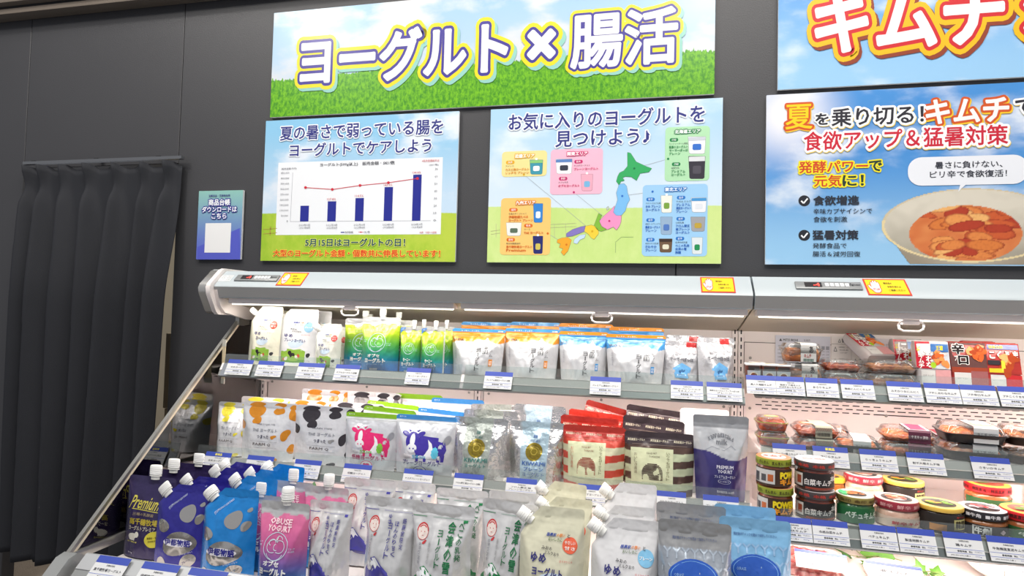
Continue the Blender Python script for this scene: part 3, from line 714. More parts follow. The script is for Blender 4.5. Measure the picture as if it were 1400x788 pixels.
    if left_end:
        b = MB(); pu = Put(b, lambda x, y, l: slope(x, y, .0012+l*.0002), 0)
        b.box(-wl_*.5-.068, -wl_*.5-.018, -.017, .017, .0002, .0010, (222, 224, 224), xf=lambda p: slope(p.x, p.y, p.z))
        for k in range(6): lettering(pu, ('運転', '温度設定', '霜取', '照明', '入 切', '注意')[k], -wl_*.5-.054+(k % 2)*.024, .011-(k//2)*.010, .018, .005, (150, 154, 158), 0, (), 1)
        out(b, 'instruction_sticker', [M['paper']], 0)
        # rounded end cap, cheek and knob
        capp = [(-.06, 1.474), (-.312, 1.476), (-.328, 1.470), (-.382, 1.421), (-.390, 1.406), (-.386, 1.386), (-.352, 1.325), (-.338, 1.314), (-.06, 1.302)]
        b = MB(); b.prism(capp, X0-.040, X0-.006); out(b, 'end_cap', M['chrome'], 50)
        bm_lip = [(y*1.0-(.003 if y < -.1 else 0), z+(.003 if z > 1.4 else -.003)) for y, z in capp]
        b = MB(); b.prism(bm_lip, X0-.007, X0+.010); out(b, 'end_cap_rim', W_, 50)
        b = MB(); b.prism([(-.372, 1.400), (-.352, 1.345), (-.325, 1.318), (-.20, 1.292), (-.10, 1.288), (-.10, 1.40)], X0+.010, X0+.024); out(b, 'canopy_cheek', W_)
        b = MB(); b.prism([(-.23, 1.272), (-.20, 1.268), (-.17, 1.272), (-.165, 1.30), (-.195, 1.318), (-.23, 1.305)], X0-.004, X0+.012); out(b, 'glass_clamp', M['metal'])
        # slanted side glass with its metal edge and bottom channel
        b = MB(); b.prism([(-.215, 1.288), (-.872, .660), (-.05, .660), (-.05, 1.30)], X0-.003, X0+.003); out(b, 'side_glass', M['glass'], 0)
        d = Vector((0, -.657, -.628)).normalized(); nn = Vector((0, .690, -.722))
        b = MB()
        for (q0, q1, mt) in ((-.006, .004, 0), (.004, .012, 1)):
            pts = [Vector((0, -.212, 1.294))-nn*0, Vector((0, -.880, .656))]
            prof = [(pts[0].y+nn.y*q0, pts[0].z+nn.z*q0), (pts[1].y+nn.y*q0, pts[1].z+nn.z*q0), (pts[1].y+nn.y*q1, pts[1].z+nn.z*q1), (pts[0].y+nn.y*q1, pts[0].z+nn.z*q1)]
            b.prism(prof, X0-.006, X0+.006, mat=mt)
        out(b, 'glass_edge_strip', [M['metal'], flat('cream_edge', (226, 214, 190), .4)], 0)
        b = MB(); b.box(X0-.010, X0+.010, -.885, -.05, .640, .664, bev=.002); out(b, 'glass_channel', M['metal'])
        b = MB(); b.prism([(-.965, .575), (-.960, .605), (-.900, .662), (-.875, .668), (-.83, .64), (-.83, .575)], X0-.012, X0+.03); out(b, 'channel_bracket', R_)
    # lower body, deck and bumper
    b = MB(); b.box(X0+.001, X1-.001, -.97, -.004, .10, .585, bev=.004); out(b, 'lower_body', W_)
    b = MB(); b.box(X0+.001, X1-.001, -1.01, -.965, .50, .575, bev=.012); out(b, 'bumper', flat('bumper_grey', (170, 172, 176), .4))
    b = MB()
    for x in (X0+.2, X1-.2):
        for y in (-.85, -.15): b.lathe([(.025, .0), (.025, .1)], (60, 60, 60), 0, 14, xf=lambda p, x=x, y=y: Vector((x+p.x, y+p.y, p.z)))
    out(b, 'feet', M['plastic'])
    if left_end:
        b = MB(); b.box(X0+.012, X1-.001, -.86, -.06, .585, .600); out(b, 'deck_tray', W_)
    else:
        b = MB(); b.prism([(-.062, .715), (-.20, .708), (-.84, .628), (-.84, .60), (-.062, .60)], X0+.06, X1-.002); 
        b.box(X0+.44, X0+.4412, -.84, -.2, .5, .6)
        dk = out(b, 'display_board', M['case_white'])
        b2 = MB(); b2.box(X0+.001, X0+.058, -.86, -.06, .585, .600); out(b2, 'deck_tray', W_)
        b = MB(); b.add([(X0+.43, -.205, .7086), (X0+.432, -.205, .7086), (X0+.432, -.84, .6292), (X0+.43, -.84, .6292)], [(0, 1, 2, 3)], (150, 146, 140)); out(b, 'board_seam', M['paper'], 0, dk)
    tilt_rail(out, 'deck_price_rail', X0+.045 if left_end else X0+.001, X1-.001, -.862, .664, -.915, .612, R_, None, root)
    # shelves
    for sh in shelves:
        b = MB(); b.box(sh['x0'], sh['x1'], sh['y']+.012, -.066, sh['z']-.014, sh['z'], bev=.002, seg=1)
        s = out(b, 'shelf', W_)
        zr = sh.get('zr', sh['z']); yb, zb_ = sh['y']-.012, zr-.020
        tilt_rail(out, 'price_rail', sh['x0'], sh['x1'], sh['y']+.010, zr+.022, yb, zb_, R_, None, s)
        
        for (ga, gb) in sh['guards']:
            b = MB(); b.prism([(yb-.0034, zb_), (sh['y']+.0066, zr+.022), (sh['y']+.0150, zr+.055), (sh['y']+.0166, zr+.055), (sh['y']+.0082, zr+.022), (yb-.0018, zb_)], ga, gb); out(b, 'clear_guard', M['acrylic'], 0, s)
        b = MB(); b.box(sh['x0']+.05, sh['x1']-.05, sh['y']+.02, sh['y']+.05, sh['z']-.020, sh['z']-.0145)
        out(b, 'shelf_lamp', M['shelf_tube'], 0, s)
        b = MB()
        for x in (sh['x0']+.008, sh['x1']-.010): b.prism([(-.066, sh['z']-.015), (sh['y']+.03, sh['z']-.015), (-.075, sh['z']-.075)], x, x+.003)
        out(b, 'shelf_bracket', W_, 0, s)
    return root
def tilt_rail(out, name, x0, x1, yt, zt, yb, zb, mat, g, parent):
    ym, zm = yb+(yt-yb)*.46, zb+(zt-zb)*.46
    b = MB(); b.prism([(ym, zm), (yb, zb), (yb+.004, zb-.006), (yt+.014, zt-.035), (ym+.008, zm)], x0, x1)
    o_ = out(b, name, mat, 20, parent)
    b = MB(); b.prism([(yt, zt), (ym-.0008, zm+.0012), (ym+.006, zm), (yt+.006, zt)], x0, x1); b.prism([(ym-.0022, zm+.0016), (ym-.0022, zm-.0006), (ym+.002, zm-.0006), (ym+.002, zm+.0016)], x0, x1)
    out(b, name+'_upper_strip', M['rail_light'] if name == 'deck_price_rail' else M['case_white'], 20, parent)
    return o_
M['shelf_tube'] = glow('shelf_lamp_glow', (255, 240, 232), 22.0)
M['rail_light'] = flat('silver_rail', (186, 188, 190), .35, met=.3)
M['case_grey_shaded'] = flat('case_grey_in_shade', (158, 158, 157), .4)  # case enamel in its shaded tone, for the lower fascia
X0, XM, X2 = -1.518, .304, 2.126
S1 = dict(x0=X0+.035, x1=XM-.020, y=-.352, z=1.116, guards=((X0+.045, -.585), (-.575, XM-.022)))
S2 = dict(x0=X0+.035, x1=XM-.015, y=-.462, z=.815, guards=((X0+.04, -.56), (-.55, XM-.02)))
K1 = dict(x0=XM+.006, x1=X2-.02, y=-.352, z=1.158, zr=1.142, guards=((XM+.008, 1.2), (1.21, X2-.03)))
K2 = dict(x0=XM+.018, x1=X2-.02, y=-.390, z=.972, zr=.956, guards=((XM+.02, 1.2), (1.21, X2-.03)))
K3 = dict(x0=XM+.040, x1=X2-.02, y=-.540, z=.822, zr=.798, guards=((XM+.044, 1.2), (1.21, X2-.03)))
caseY = case('white open display case full of yoghurt pouches, with the slanted glass end', X0, XM, True, (S1, S2), dict(handles=((480, 417), (823, 429)), ctrl=(323, 382, 381, 383)))
caseK = case('white open display case full of kimchi packs and jars', XM, X2, False, (K1, K2, K3), dict(handles=((1244, 440),), ctrl=(1087, 392, 1178, 394)))

# notices on the kimchi back panel
def notice(name, label, l, t, r, bt, col, fn):
    a, c = on_y(l, (t+bt)/2, -.0525), on_y(r, (t+bt)/2, -.0525); zt = on_y((l+r)/2, t, -.0525).z; zb = on_y((l+r)/2, bt, -.0525).z
    b = MB(); b.box(a.x, c.x, -.0535, -.0520, zb, zt, col)
    pu = Put(b, lambda x, y, l_: (a.x+(c.x-a.x)*x, -.0538-l_*.0001, zb+(zt-zb)*y), 0); fn(b, pu)
    tag(b.build(name, M['paper'], origin=(a.x, -.053, zb), ang=0), label, 'notice')
def n1(b, pu):
    G = (90, 96, 110)
    lettering(pu, '▲ MITSUBISHI', .24, .90, .34, .06, (50, 54, 66), .02, (), 1)
    for k in range(9): lettering(pu, '注意事項をよくお読みください', .22, .76-k*.085, .36, .035, G, 0, (), 1)
    for c in range(6):
        b.add([pu(.52+c*.08, .78, 0), pu(.58+c*.08, .78, 0), pu(.58+c*.08, .70, 0), pu(.52+c*.08, .70, 0)], [(0, 1, 2, 3)], (150, 154, 168))
        for k in range(9): lettering(pu, '12345', .55+c*.08, .66-k*.07, .055, .03, G, 0, (), 1)
    lettering(pu, '仕様表', .58, .90, .12, .05, G, 0, (), 1)
notice('notice', 'bluish specification notice with columns of figures on the kimchi case back', 1060, 459.5, 1135, 520, (212, 214, 226), n1)
def n2(b, pu):
    G = (90, 90, 96)
    for k, s in enumerate(('警告', '注意')):
        lettering(pu, '△', .20+k*.5, .91, .07, .08, G, .02, (), 1); lettering(pu, s, .33+k*.5, .91, .14, .09, G, .02, (), 1)
        for j in range(3):
            lettering(pu, '△', .10+k*.5, .72-j*.26, .09, .11, G, .01, (), 1)
            for i in range(3): lettering(pu, ('分解修理をしない', '感電や火災の原因', 'になります')[i], .31+k*.5, .76-j*.26-i*.06, .26-i*.04, .035, G, 0, (), 1)
    for x in (.5,): b.add([pu(x-.003, 1, 0), pu(x+.003, 1, 0), pu(x+.003, 0, 0), pu(x-.003, 0, 0)], [(0, 1, 2, 3)], (170, 170, 170))
    b.add([pu(0, .835, 0), pu(1, .835, 0), pu(1, .825, 0), pu(0, .825, 0)], [(0, 1, 2, 3)], (170, 170, 170))
notice('notice', 'white warning notice with triangles on the kimchi case back', 1136.5, 461, 1191.5, 522, (242, 238, 236), n2)
def n3(b, pu):
    for k in range(8): lettering(pu, '清掃の方法と安全上のご注意', .5, .86-k*.1, .86, .05, (120, 110, 120), 0, (), 1)
notice('notice', 'pinkish text notice right of the warning notice, behind the red packs', 1192.5, 463.5, 1232, 522, (214, 206, 212), n3)
def n4(b, pu):
    for k in range(5): lettering(pu, '陳列は吸込口より奥へ' if k else '商品を冷やす前に', .5, .86-k*.16, .8, .07, (150, 140, 140), 0, (), 1)
notice('notice', 'white text notice at the right behind the standing kimchi packs', 1234, 464, 1312, 500, (244, 240, 238), n4)

# hand stickers on the sloping canopy faces
def hand_sticker(l, r, y, label):
    na = Vector((0, -.671, .742)); dn = Vector((0, -.742, -.671))
    a, c = on_y(l, y, -.345).x, on_y(r, y, -.345).x; w = (c-a)/2; cx = (a+c)/2; h = .036
    def sl(x, z, d): return Vector((cx+x*w, -.3445, 1.442))-dn*(z*h)+na*d
    b = MB(); b.box(-1, 1, -1, 1, .0004, .0012, (214, 60, 40), xf=lambda p: sl(p.x, p.y, p.z))
    def quad(x0, x1, z0, z1, d, col): b.add([sl(x0, z0, d), sl(x1, z0, d), sl(x1, z1, d), sl(x0, z1, d)], [(0, 1, 2, 3)], col)
    quad(-.92, .92, -.86, .86, .0015, (246, 212, 14))
    for d, g, col in ((.0018, .10, (225, 110, 60)), (.0021, 0, (246, 246, 246))):
        cnt_ = [0]
        def bl(cx_, cz_, rx, rz, an=0):
            cnt_[0] += 1; dd = d+cnt_[0]*.00003
            b.add([sl(cx_+((rx+g*.5)*math.cos(t)*math.cos(an)-(rz+g)*math.sin(t)*math.sin(an)*.5), cz_+((rz+g)*math.sin(t)*math.cos(an)+(rx+g*.5)*math.cos(t)*math.sin(an)*2), dd) for t in [2*PI*i/18 for i in range(18)]], [tuple(range(18))], col)
        bl(-.52, -.30, .19, .42)
        for k, (fx, fz, ln) in enumerate(((-.66, .22, .34), (-.56, .34, .40), (-.46, .32, .40), (-.37, .20, .34))): bl(fx, fz, .045, ln)
        bl(-.30, -.12, .045, .34, -.5) if False else bl(-.76, -.10, .05, .30, .45)
    pu = Put(b, lambda x, z, l_: sl(x, z, .0024+l_*.0002), 0)
    lettering(pu, 'STOP', -.52, -.34, .30, .26, (220, 50, 40), .04, (), 1)
    for k, s in enumerate(('展示品の', 'お持ち帰りは', 'ご遠慮ください')): lettering(pu, s, .10+(.18 if k else .0)+.06*k, .42-k*.42, (.40, .62, .74)[k], .24, (60, 50, 20), .01, (), 1)
    tag(b.build('warning_sticker', M['paper'], origin=tuple(sl(0, 0, 0)), ang=0), label, 'sticker', 'yellow hand stickers on the canopy')
hand_sticker(383, 417, 382, 'yellow hand sticker by the left end of the canopy, next to the controller')
hand_sticker(958, 1004.5, 388, 'yellow hand sticker on the canopy just left of the joint between the cases')
hand_sticker(1183, 1242, 392.5, 'yellow hand sticker on the right case canopy, right of the controller')
# small paper strip on the side glass
q = on_x(297, 515, X0+.012)
b = MB(); b.box(-.0008, .0008, -.0115, .0115, 0, .128, (226, 208, 172)); b.box(-.0014, .0014, -.0125, .0125, -.012, .006, (214, 210, 196)); b.box(-.0014, .0014, -.0125, .0125, .122, .146, (214, 210, 196))
t_ = b.build('paper_strip', M['paper'], ang=0); t_.location = (X0+.034, -.335, 1.075); t_.rotation_euler = (0, 0, 1.1)
tag(t_, 'narrow cream paper strip taped upright at the left end of the upper shelf', 'strip')

# ------------------------------------------------------------------ price cards
random.seed(11)
def price_card(l, r, y, yt, zt, yb, zb, name, label, group, maker='乳業株式会社', yellow=False):
    a, c = on_y(l, y, (yt+yb)/2).x, on_y(r, y, (yt+yb)/2).x; w = c-a
    d = Vector((0, yt-yb, zt-zb)); hgt = d.length; d.normalize(); n = Vector((0, -d.z, d.y))
    root = Vector(((a+c)/2, yb, zb))
    def P(u, v, k): return root+Vector((u*w, 0, 0))+d*(v*hgt)+n*(.0088+k)
    b = MB()
    b.add([P(-.5, 0, -.0004), P(.5, 0, -.0004), P(.5, 1, -.0004), P(-.5, 1, -.0004), P(-.5, 0, 0), P(.5, 0, 0), P(.5, 1, 0), P(-.5, 1, 0)], [(0, 1, 2, 3)[::-1], (4, 5, 6, 7), (0, 1, 5, 4), (2, 3, 7, 6)], (214, 215, 216))
    def q(u0, u1, v0, v1, col, k=.0003): b.add([P(u0, v0, k), P(u1, v0, k), P(u1, v1, k), P(u0, v1, k)], [(0, 1, 2, 3)], col)
    q(-.5, .5, .74, 1.0, (50, 72, 168)); q(-.49, .49, .335, .35, (70, 100, 190)); q(-.49, .49, .165, .18, (70, 100, 190))
    pu = Put(b, lambda x, z, l_: P(x, z, .0004+l_*.0002), 0); K = (60, 62, 70)
    if yellow: lettering(pu, '新商品', .0, .87, .26, .13, (240, 230, 60), .03, (), 1)
    lettering(pu, maker, .02, .665, .26, .065, K, .01, (), 1)
    nl = name.split('|')
    for k, s in enumerate(nl): lettering(pu, s, .0, (.50 if len(nl) == 1 else .545-k*.115), min(.84, .075*len(s)+.12), .11 if len(nl) == 1 else .09, K, .012, (), 1)
    lettering(pu, '参考売価', -.08, .255, .24, .075, K, .03, (), 1); lettering(pu, '税込', .14, .255, .09, .075, K, .02, (), 1); lettering(pu, '円(税込)', .34, .265, .18, .055, (90, 96, 130), 0, (), 1)
    lettering(pu, 'JAN 4901234 入数 6', -.14, .085, .5, .065, K, .01, (), 1); lettering(pu, '500g', .32, .09, .16, .06, (70, 90, 170), 0, (), 1)
    o = b.build('price_card', M['paper'], origin=tuple(root), ang=0)
    tag(o, label, 'price card', group)
def rail_cards(sh, cards, where, group):
    yt, zt, yb, zb = sh
    n = len(cards)
    for i, (l, r, y, name, under) in enumerate(cards):
        price_card(l, r, y, yt, zt, yb, zb, name, 'price card on the %s, %s' % (where, under), group, yellow='yellow letters' in under)
def shelf_face(s): return (s['y']+.010, s['z']+.038, s['y']-.011, s['z']-.018)
def face2(s): 
    zr = s.get('zr', s['z']); yb, zb = s['y']-.012, zr-.020; yt, zt = s['y']+.010, zr+.022
    k = 1.25; return (yb+(yt-yb)*k, zb+(zt-zb)*k, yb+(yt-yb)*.04, zb+(zt-zb)*.04)
rail_cards(face2(S1), [(312, 346, 500, 'ゆめヨーグルト', 'first from the left, under the tall cream pouch'), (353, 388, 502, 'ゆめプレーンヨーグルト', 'second from the left, under the white plain pouch'),
    (408, 444, 505, 'ゆめヨーグルト', 'third from the left, under the small cream pouches'), (459, 492, 507, 'オブセヨーグルト加糖', 'fourth from the left, under the large lime pouches'),
    (556, 589, 512, 'モーニーヨーグルト', 'under the small lime pouches'), (663, 701, 517, 'プレミアム湯田ヨーグルト加糖', 'under the orange-topped pouches'),
    (807, 849, 525, 'プレミアム湯田ヨーグルト', 'under the blue-topped pouches'), (917, 961, 531, '草原のヨーグルトでーでーぽっぽ|モネスノート', 'second from the right end of the yoghurts'),
    (966, 1014, 534, '草原のヨーグルトでーでーぽっぽ|プレーン', 'last at the right end of the yoghurts')], 'upper yoghurt shelf', 'price cards on the upper yoghurt shelf')
rail_cards(face2(S2), [(281, 316, 628, '生乳ヨーグルト', 'first from the left, with yellow letters'), (338, 374, 634, 'THEヨーグルト(微糖)', 'second from the left, under the orange-spotted pouch'), (403, 439, 640, 'THEヨーグルト', 'third from the left, under the black-spotted pouch'),
    (470, 508, 648, '低糖ヨーグルト', 'under the pink cow pouch'), (552, 592, 656, 'ヤスダプレーンヨーグルト', 'under the blue cow pouch'), (621, 661, 661, 'フロム蔵王 極ヨーグルト(加糖)', 'under the grey gold-seal pouch'),
    (692, 734, 667, 'フロム蔵王 極|プレーンヨーグルト', 'under the pale blue gold-seal pouch'), (790, 828, 676, '恋さすヨーグルト', 'between the red and brown striped pouches'), (898, 938, 682, 'さわやかヨーグルト', 'below the brown striped pouch, right part'), (961, 1010, 688, 'プレミアムヨーグルト', 'last at the right, under the navy pouch')],
    'lower yoghurt shelf', 'price cards on the lower yoghurt shelf')
rail_cards(face2(K1), [(1020, 1060, 524, '具入り海鮮キムチ', 'first from the left, under the small cups'), (1060.3, 1099, 526, '簡単うす焼き入り|おぼ子あじもキムチ', 'second from the left, under the stacked tubs'), (1101, 1145, 529, 'あさりキムチ', 'third from the left, under the left clear shells'), (1149, 1194, 532, '簡単にんにくキムチ', 'fourth from the left, under the right clear shells'),
    (1212, 1259, 534, 'みそかつおにんにく', 'left of the red packs'), (1263, 1311, 537, 'プチにおわなキムチ', 'under the red and white pack'), (1312, 1361, 540, 'プチ辛口キムチ', 'under the dark red pack'), (1364, 1412, 543, 'プチこくうまキムチ', 'rightmost, under the orange and red pack')], 'upper kimchi shelf', 'price cards on the upper kimchi shelf')
rail_cards(face2(K2), [(1056, 1102, 618, 'スーパー極上キムチ ミニ', 'first from the left'), (1111, 1159, 622, '牛にらキムチ', 'second from the left, with yellow letters'), (1175, 1225, 628, 'らっきょうキムチ', 'third from the left'), (1239, 1290, 634, '割干大根キムチ味', 'fourth from the left'), (1327, 1381, 643, 'さきいかキムチ', 'rightmost')], 'middle kimchi shelf', 'price cards on the middle kimchi shelf')
rail_cards(face2(K3), [(1060, 1109, 716, 'にんにくマンマン！|POWERキムチ', 'first from the left'), (1110, 1159, 721, '本格白菜キムチ', 'second from the left'), (1175, 1225, 729, 'ペチュキムチ', 'third from the left'), (1226.5, 1278, 735, '製造発酵キムチ', 'fourth from the left'), (1289, 1342, 742, '鶏キムチ', 'fifth from the left'), (1349, 1404, 750, '牛角韓国直送キムチ', 'rightmost')], 'lowest kimchi shelf', 'price cards on the lowest kimchi shelf')
rail_cards((-.8635, .663, -.914, .613), [(128, 172, 776, '高千穂牧場ヨーグルト', 'leftmost, at the bottom left corner'), (190, 240, 783, '伊都物語ヨーグルト', 'second from the left'), (254, 306, 790, '伊都物語プレーン', 'third from the left'), (340, 396, 800, 'オブセヨーグルト', 'fourth from the left')], 'bottom deck rail', 'price cards on the bottom deck rail')
# ------------------------------------------------------------------ stand-up pouches
class Pouch:
    def __init__(self, w, h, d, cut=0.0, taper=.05, seed=0, crump=.0012, hv=None, waist=0.0, vt=.90):
        self.w, self.h, self.d, self.cut, self.taper, self.seed, self.crump, self.waist, self.vt = w, h, d*1.3, cut, taper, seed, crump*1.7, waist, vt
        self.mb = MB(); self.head = MB() if hv else None; self.hv = hv or 2
        self.put = Put(self.mb, self.P, 0)
    def hw(self, v):
        return self.w/2*(1-self.taper*(1-v)**1.3-self.waist*math.exp(-((v-.62)/.22)**2))
    def xs(self, v):
        a = self.hw(v); l = -a
        if self.cut: l += self.w*self.cut*max(0.0, (v-.74)/.26)
        return l, a
    def T(self, u, v):
        A = max(0.0, (self.vt-v)/self.vt); A = math.sin(PI/2*min(1, A*1.35))
        B = max(0.0, 1-abs(u)**2.2)*1.15
        k = .07; hh = max(0, k-abs(A-B))/k; t = min(A, B)-hh*hh*k*.25          # soft minimum: leaves the V-shaped crease
        t = max(0.0, t)*self.d/2
        n = noise.noise((u*2.3+self.seed*7.1, v*3.1, self.seed*3.3))+.6*abs(noise.noise((u*4.7, v*5.3+self.seed, 9.1)))
        t += self.crump*n*(1-abs(u)**4)*3*min(1, max(0, (1-v)*6))
        t += .0010*math.exp(-((v-.885)/.012)**2)                              # zip ridge
        return t
    def S(self, u, v):
        l, r = self.xs(v); x = l+(r-l)*(u+1)/2
        z = v*self.h
        if v > .93 and abs(u) > .9: z -= .006*((abs(u)-.9)/.1)**2*((v-.93)/.07)
        bend = .006*math.sin(self.seed*1.7+1)*max(0, v-.6)
        return Vector((x, -self.T(u, v)+bend, z))
    def P(self, u, v, lay):                      # printing on the face: u in -1..1, v in 0..1
        p = self.S(max(-.995, min(.995, u)), max(0, min(1, v))); p.y -= .0013+lay*.00026; return p
    def skin(self, col, nx=40, ny=52, back=None):
        for (mb, v0, v1) in ((self.mb, 0.0, min(1.0, self.hv)), (self.head, self.hv, 1.0)):
            if mb is None: continue
            n2 = max(6, int(ny*(v1-v0)))
            vs = []; cs = []; fs = []
            for j in range(n2+1):
                v = v0+(v1-v0)*j/n2
                for i in range(nx+1):
                    u = -1+2*i/nx; vs.append(self.S(u, v)); cs.append(L(col(u, min(.9999, max(v, v0+1e-4)))))
            m = len(vs); bc = 12
            for j in range(n2+1):
                v = v0+(v1-v0)*j/n2
                for i in range(bc+1):
                    u = -1+2*i/bc; p = self.S(u, v); p.y += self.T(u, v)*1.75+.0004; vs.append(p); cs.append(L(col(u, min(.9999, max(v, v0+1e-4)))))
            for j in range(n2):
                for i in range(nx):
                    a = j*(nx+1)+i; fs.append((a, a+1, a+nx+2, a+nx+1))
                for i in range(bc):
                    a = m+j*(bc+1)+i; fs.append((a+1, a, a+bc+1, a+bc+2))
            if v0 == 0: fs.append(tuple([m+i for i in range(bc+1)]+[i for i in range(nx, -1, -1)]))
            mb.add(vs, fs, cs)
    # --- print helpers
    def text(self, s, u, v, wu, hv, col, bold=0.0, lines=(), rot=0.0, res=1, met=0.0, shear=0.0, vert=False):
        # work in metres so that rotation keeps its shape
        w2, h = self.w/2, self.h
        put = Put(self.mb, lambda x, y, l: self.P(x/w2, y/h, l+6), 0)
        lettering(put, s, u*w2, v*h, wu*w2, hv*h, col, bold, lines, res, met, rot, shear, vert)
    def poly(self, pts, col, met=0.0, lay=0, rings=9):
        cu_ = sum(p[0] for p in pts)/len(pts); cv = sum(p[1] for p in pts)/len(pts); n = len(pts)
        vs = [self.P(cu_, cv, lay)]; fs = []
        for k in range(1, rings+1):
            for p in pts: vs.append(self.P(cu_+(p[0]-cu_)*k/rings, cv+(p[1]-cv)*k/rings, lay))
        for i in range(n): fs.append((0, 1+(i+1) % n, 1+i)[::-1])
        for k in range(rings-1):
            for i in range(n):
                a = 1+k*n; fs.append((a+i, a+n+i, a+n+(i+1) % n, a+(i+1) % n))
        self.mb.add(vs, fs, [L(col, met)]*len(vs), 1 if met > .8 else 0)
    def blob(self, u, v, ru, col, met=0.0, lay=0, ratio=1.0, wob=0.0, rot=0.0, n=26, seed=0):
        k = self.w/2/self.h; pts = []
        for i in range(n):
            a = 2*PI*i/n; r = ru*(1+wob*(math.sin(2*a+seed*1.9)+.6*math.sin(3*a+seed*.7)))
            x, y = r*math.cos(a), r*ratio*math.sin(a)
            pts.append((u+x*math.cos(rot)-y*math.sin(rot), v+(x*math.sin(rot)+y*math.cos(rot))*k))
        self.poly(pts, col, met, lay)
    def ring(self, u, v, ru, wd, col, lay=1, n=30, a0=0, a1=2*PI, ratio=1.0):
        k = self.w/2/self.h; vs = []; fs = []
        for i in range(n+1):
            a = a0+(a1-a0)*i/n
            for r in (ru, ru-wd): vs.append(self.P(u+r*math.cos(a), v+r*ratio*math.sin(a)*k, lay))
        for i in range(n): fs.append((2*i, 2*i+2, 2*i+3, 2*i+1))
        self.mb.add(vs, fs, [L(col)]*len(vs))
    def line(self, pts, wd, col, lay=1, met=0.0):
        k = self.w/2/self.h
        for p, q in zip(pts[:-1], pts[1:]):
            dx, dy = q[0]-p[0], (q[1]-p[1])/k; n = math.hypot(dx, dy) or 1; ox, oy = -dy/n*wd/2, dx/n*wd/2*k
            m = max(1, int(n/.2)); vs = []; fs = []
            for i in range(m+1):
                t = i/m; c = (p[0]+(q[0]-p[0])*t, p[1]+(q[1]-p[1])*t)
                vs += [self.P(c[0]+ox, c[1]+oy, lay), self.P(c[0]-ox, c[1]-oy, lay)]
            for i in range(m): fs.append((2*i, 2*i+1, 2*i+3, 2*i+2))
            self.mb.add(vs, fs, [L(col, met)]*len(vs))
    def rect(self, u0, u1, v0, v1, col, met=0.0, lay=0):
        n = 16; vs = []; fs = []
        for j in range(n+1):
            for i in range(n+1): vs.append(self.P(u0+(u1-u0)*i/n, v0+(v1-v0)*j/n, lay))
        for j in range(n):
            for i in range(n): a = j*(n+1)+i; fs.append((a, a+1, a+n+2, a+n+1))
        self.mb.add(vs, fs, [L(col, met)]*len(vs))

PROTO = {}
def finish(key, P, mat, spout=None, cap_r=.011, cap_h=.022, head_label=None):
    e = bpy.data.objects.new('yoghurt_pouch', None); e.empty_display_size = .02
    P.mb.build('pouch_body', [mat, M['mirror']], e, ang=80)
    if P.head:
        hd = P.head.build('pouch_header', mat, e, ang=80)
        if head_label: hd['label'] = head_label
    if spout:
        b = MB(); h0 = P.h
        if spout == 'cut':
            l, _ = P.xs(.87); base = Vector((l+.001, 0, .87*P.h)); ax = Vector((-.26*P.h, 0, P.w*P.cut)).normalized()
        else: base = Vector((spout*P.w/2, 0, P.h-.001)); ax = Vector((0, 0, 1))
        s = ax.cross(Vector((0, 1, 0))).normalized(); w = s.cross(ax)
        xf = lambda p: base+s*p.x+w*p.y+ax*p.z
        nk = MB(); nk.lathe([(cap_r*.72, -.006), (cap_r*.72, .004), (cap_r*.98, .0042), (cap_r*.98, .0065), (cap_r*.7, .0067), (cap_r*.7, .010)], (236, 236, 232), 0, 20, xf)
        neck = nk.build('spout', M['plastic'], e, ang=40)
        cp = [(cap_r*.9, .0095), (cap_r, .0100)]
        for k in range(3): z = .0115+cap_h*.22*k; cp += [(cap_r, z), (cap_r*.93, z+.0008), (cap_r*.93, z+.0018), (cap_r, z+.0026)]
        cp += [(cap_r*.97, .0095+cap_h*.9), (cap_r*.88, .0095+cap_h), (0, .0095+cap_h)]
        b.lathe(cp, (244, 244, 242), 0, 24, xf)
        b.build('screw_cap', M['plastic'], e, ang=40)
    PROTO[key] = (e, P)
def stand(key, l, r, top, y, zb, label, group, ry=0.0, rz=0.0, rx=-.05, fit=True, fx=True, used=set(), every=[]):
    """stand a pouch of a kind on the shelf at height zb, in the row at depth y; l, r, top are where the photograph shows it."""
    e, P = PROTO[key]; d = P.d/2
    zb += .0012+abs(math.sin(rx))*P.d*.5+abs(math.sin(ry))*P.w*.5; zt = on_y((l+r)/2, top, y).z; h = zt-zb; sc = h/P.h if fit else 1.0
    xa, xb = on_y(l, top+20, y).x, on_y(r, top+20, y).x; x = (xa+xb)/2
    sx = ((xb-xa)/P.w) if (fx and fit) else sc
    sx = max(sc*.86, min(sc*1.16, sx))
    s = (sx, sc, sc)
    if key in used: o = dup(e, (x, y, zb), (rx, ry, rz), s, label, group)
    else:
        used.add(key); o = e
        if e.name not in COL.objects: COL.objects.link(e)
        o.location = (x, y, zb); o.rotation_euler = (rx, ry, rz); o.scale = s; tag(o, label, 'pouch', group)
    every.append((o, P)); return o
def dims(l, r, top, y, zb):
    return on_y(r, top+20, y).x-on_y(l, top+20, y).x, on_y((l+r)/2, top, y).z-zb
Z1, Z2, ZD = 1.116, .815, .600
SIL = (206, 207, 212)
def wav(u, a, f, ph=0): return a*math.sin(u*f+ph)

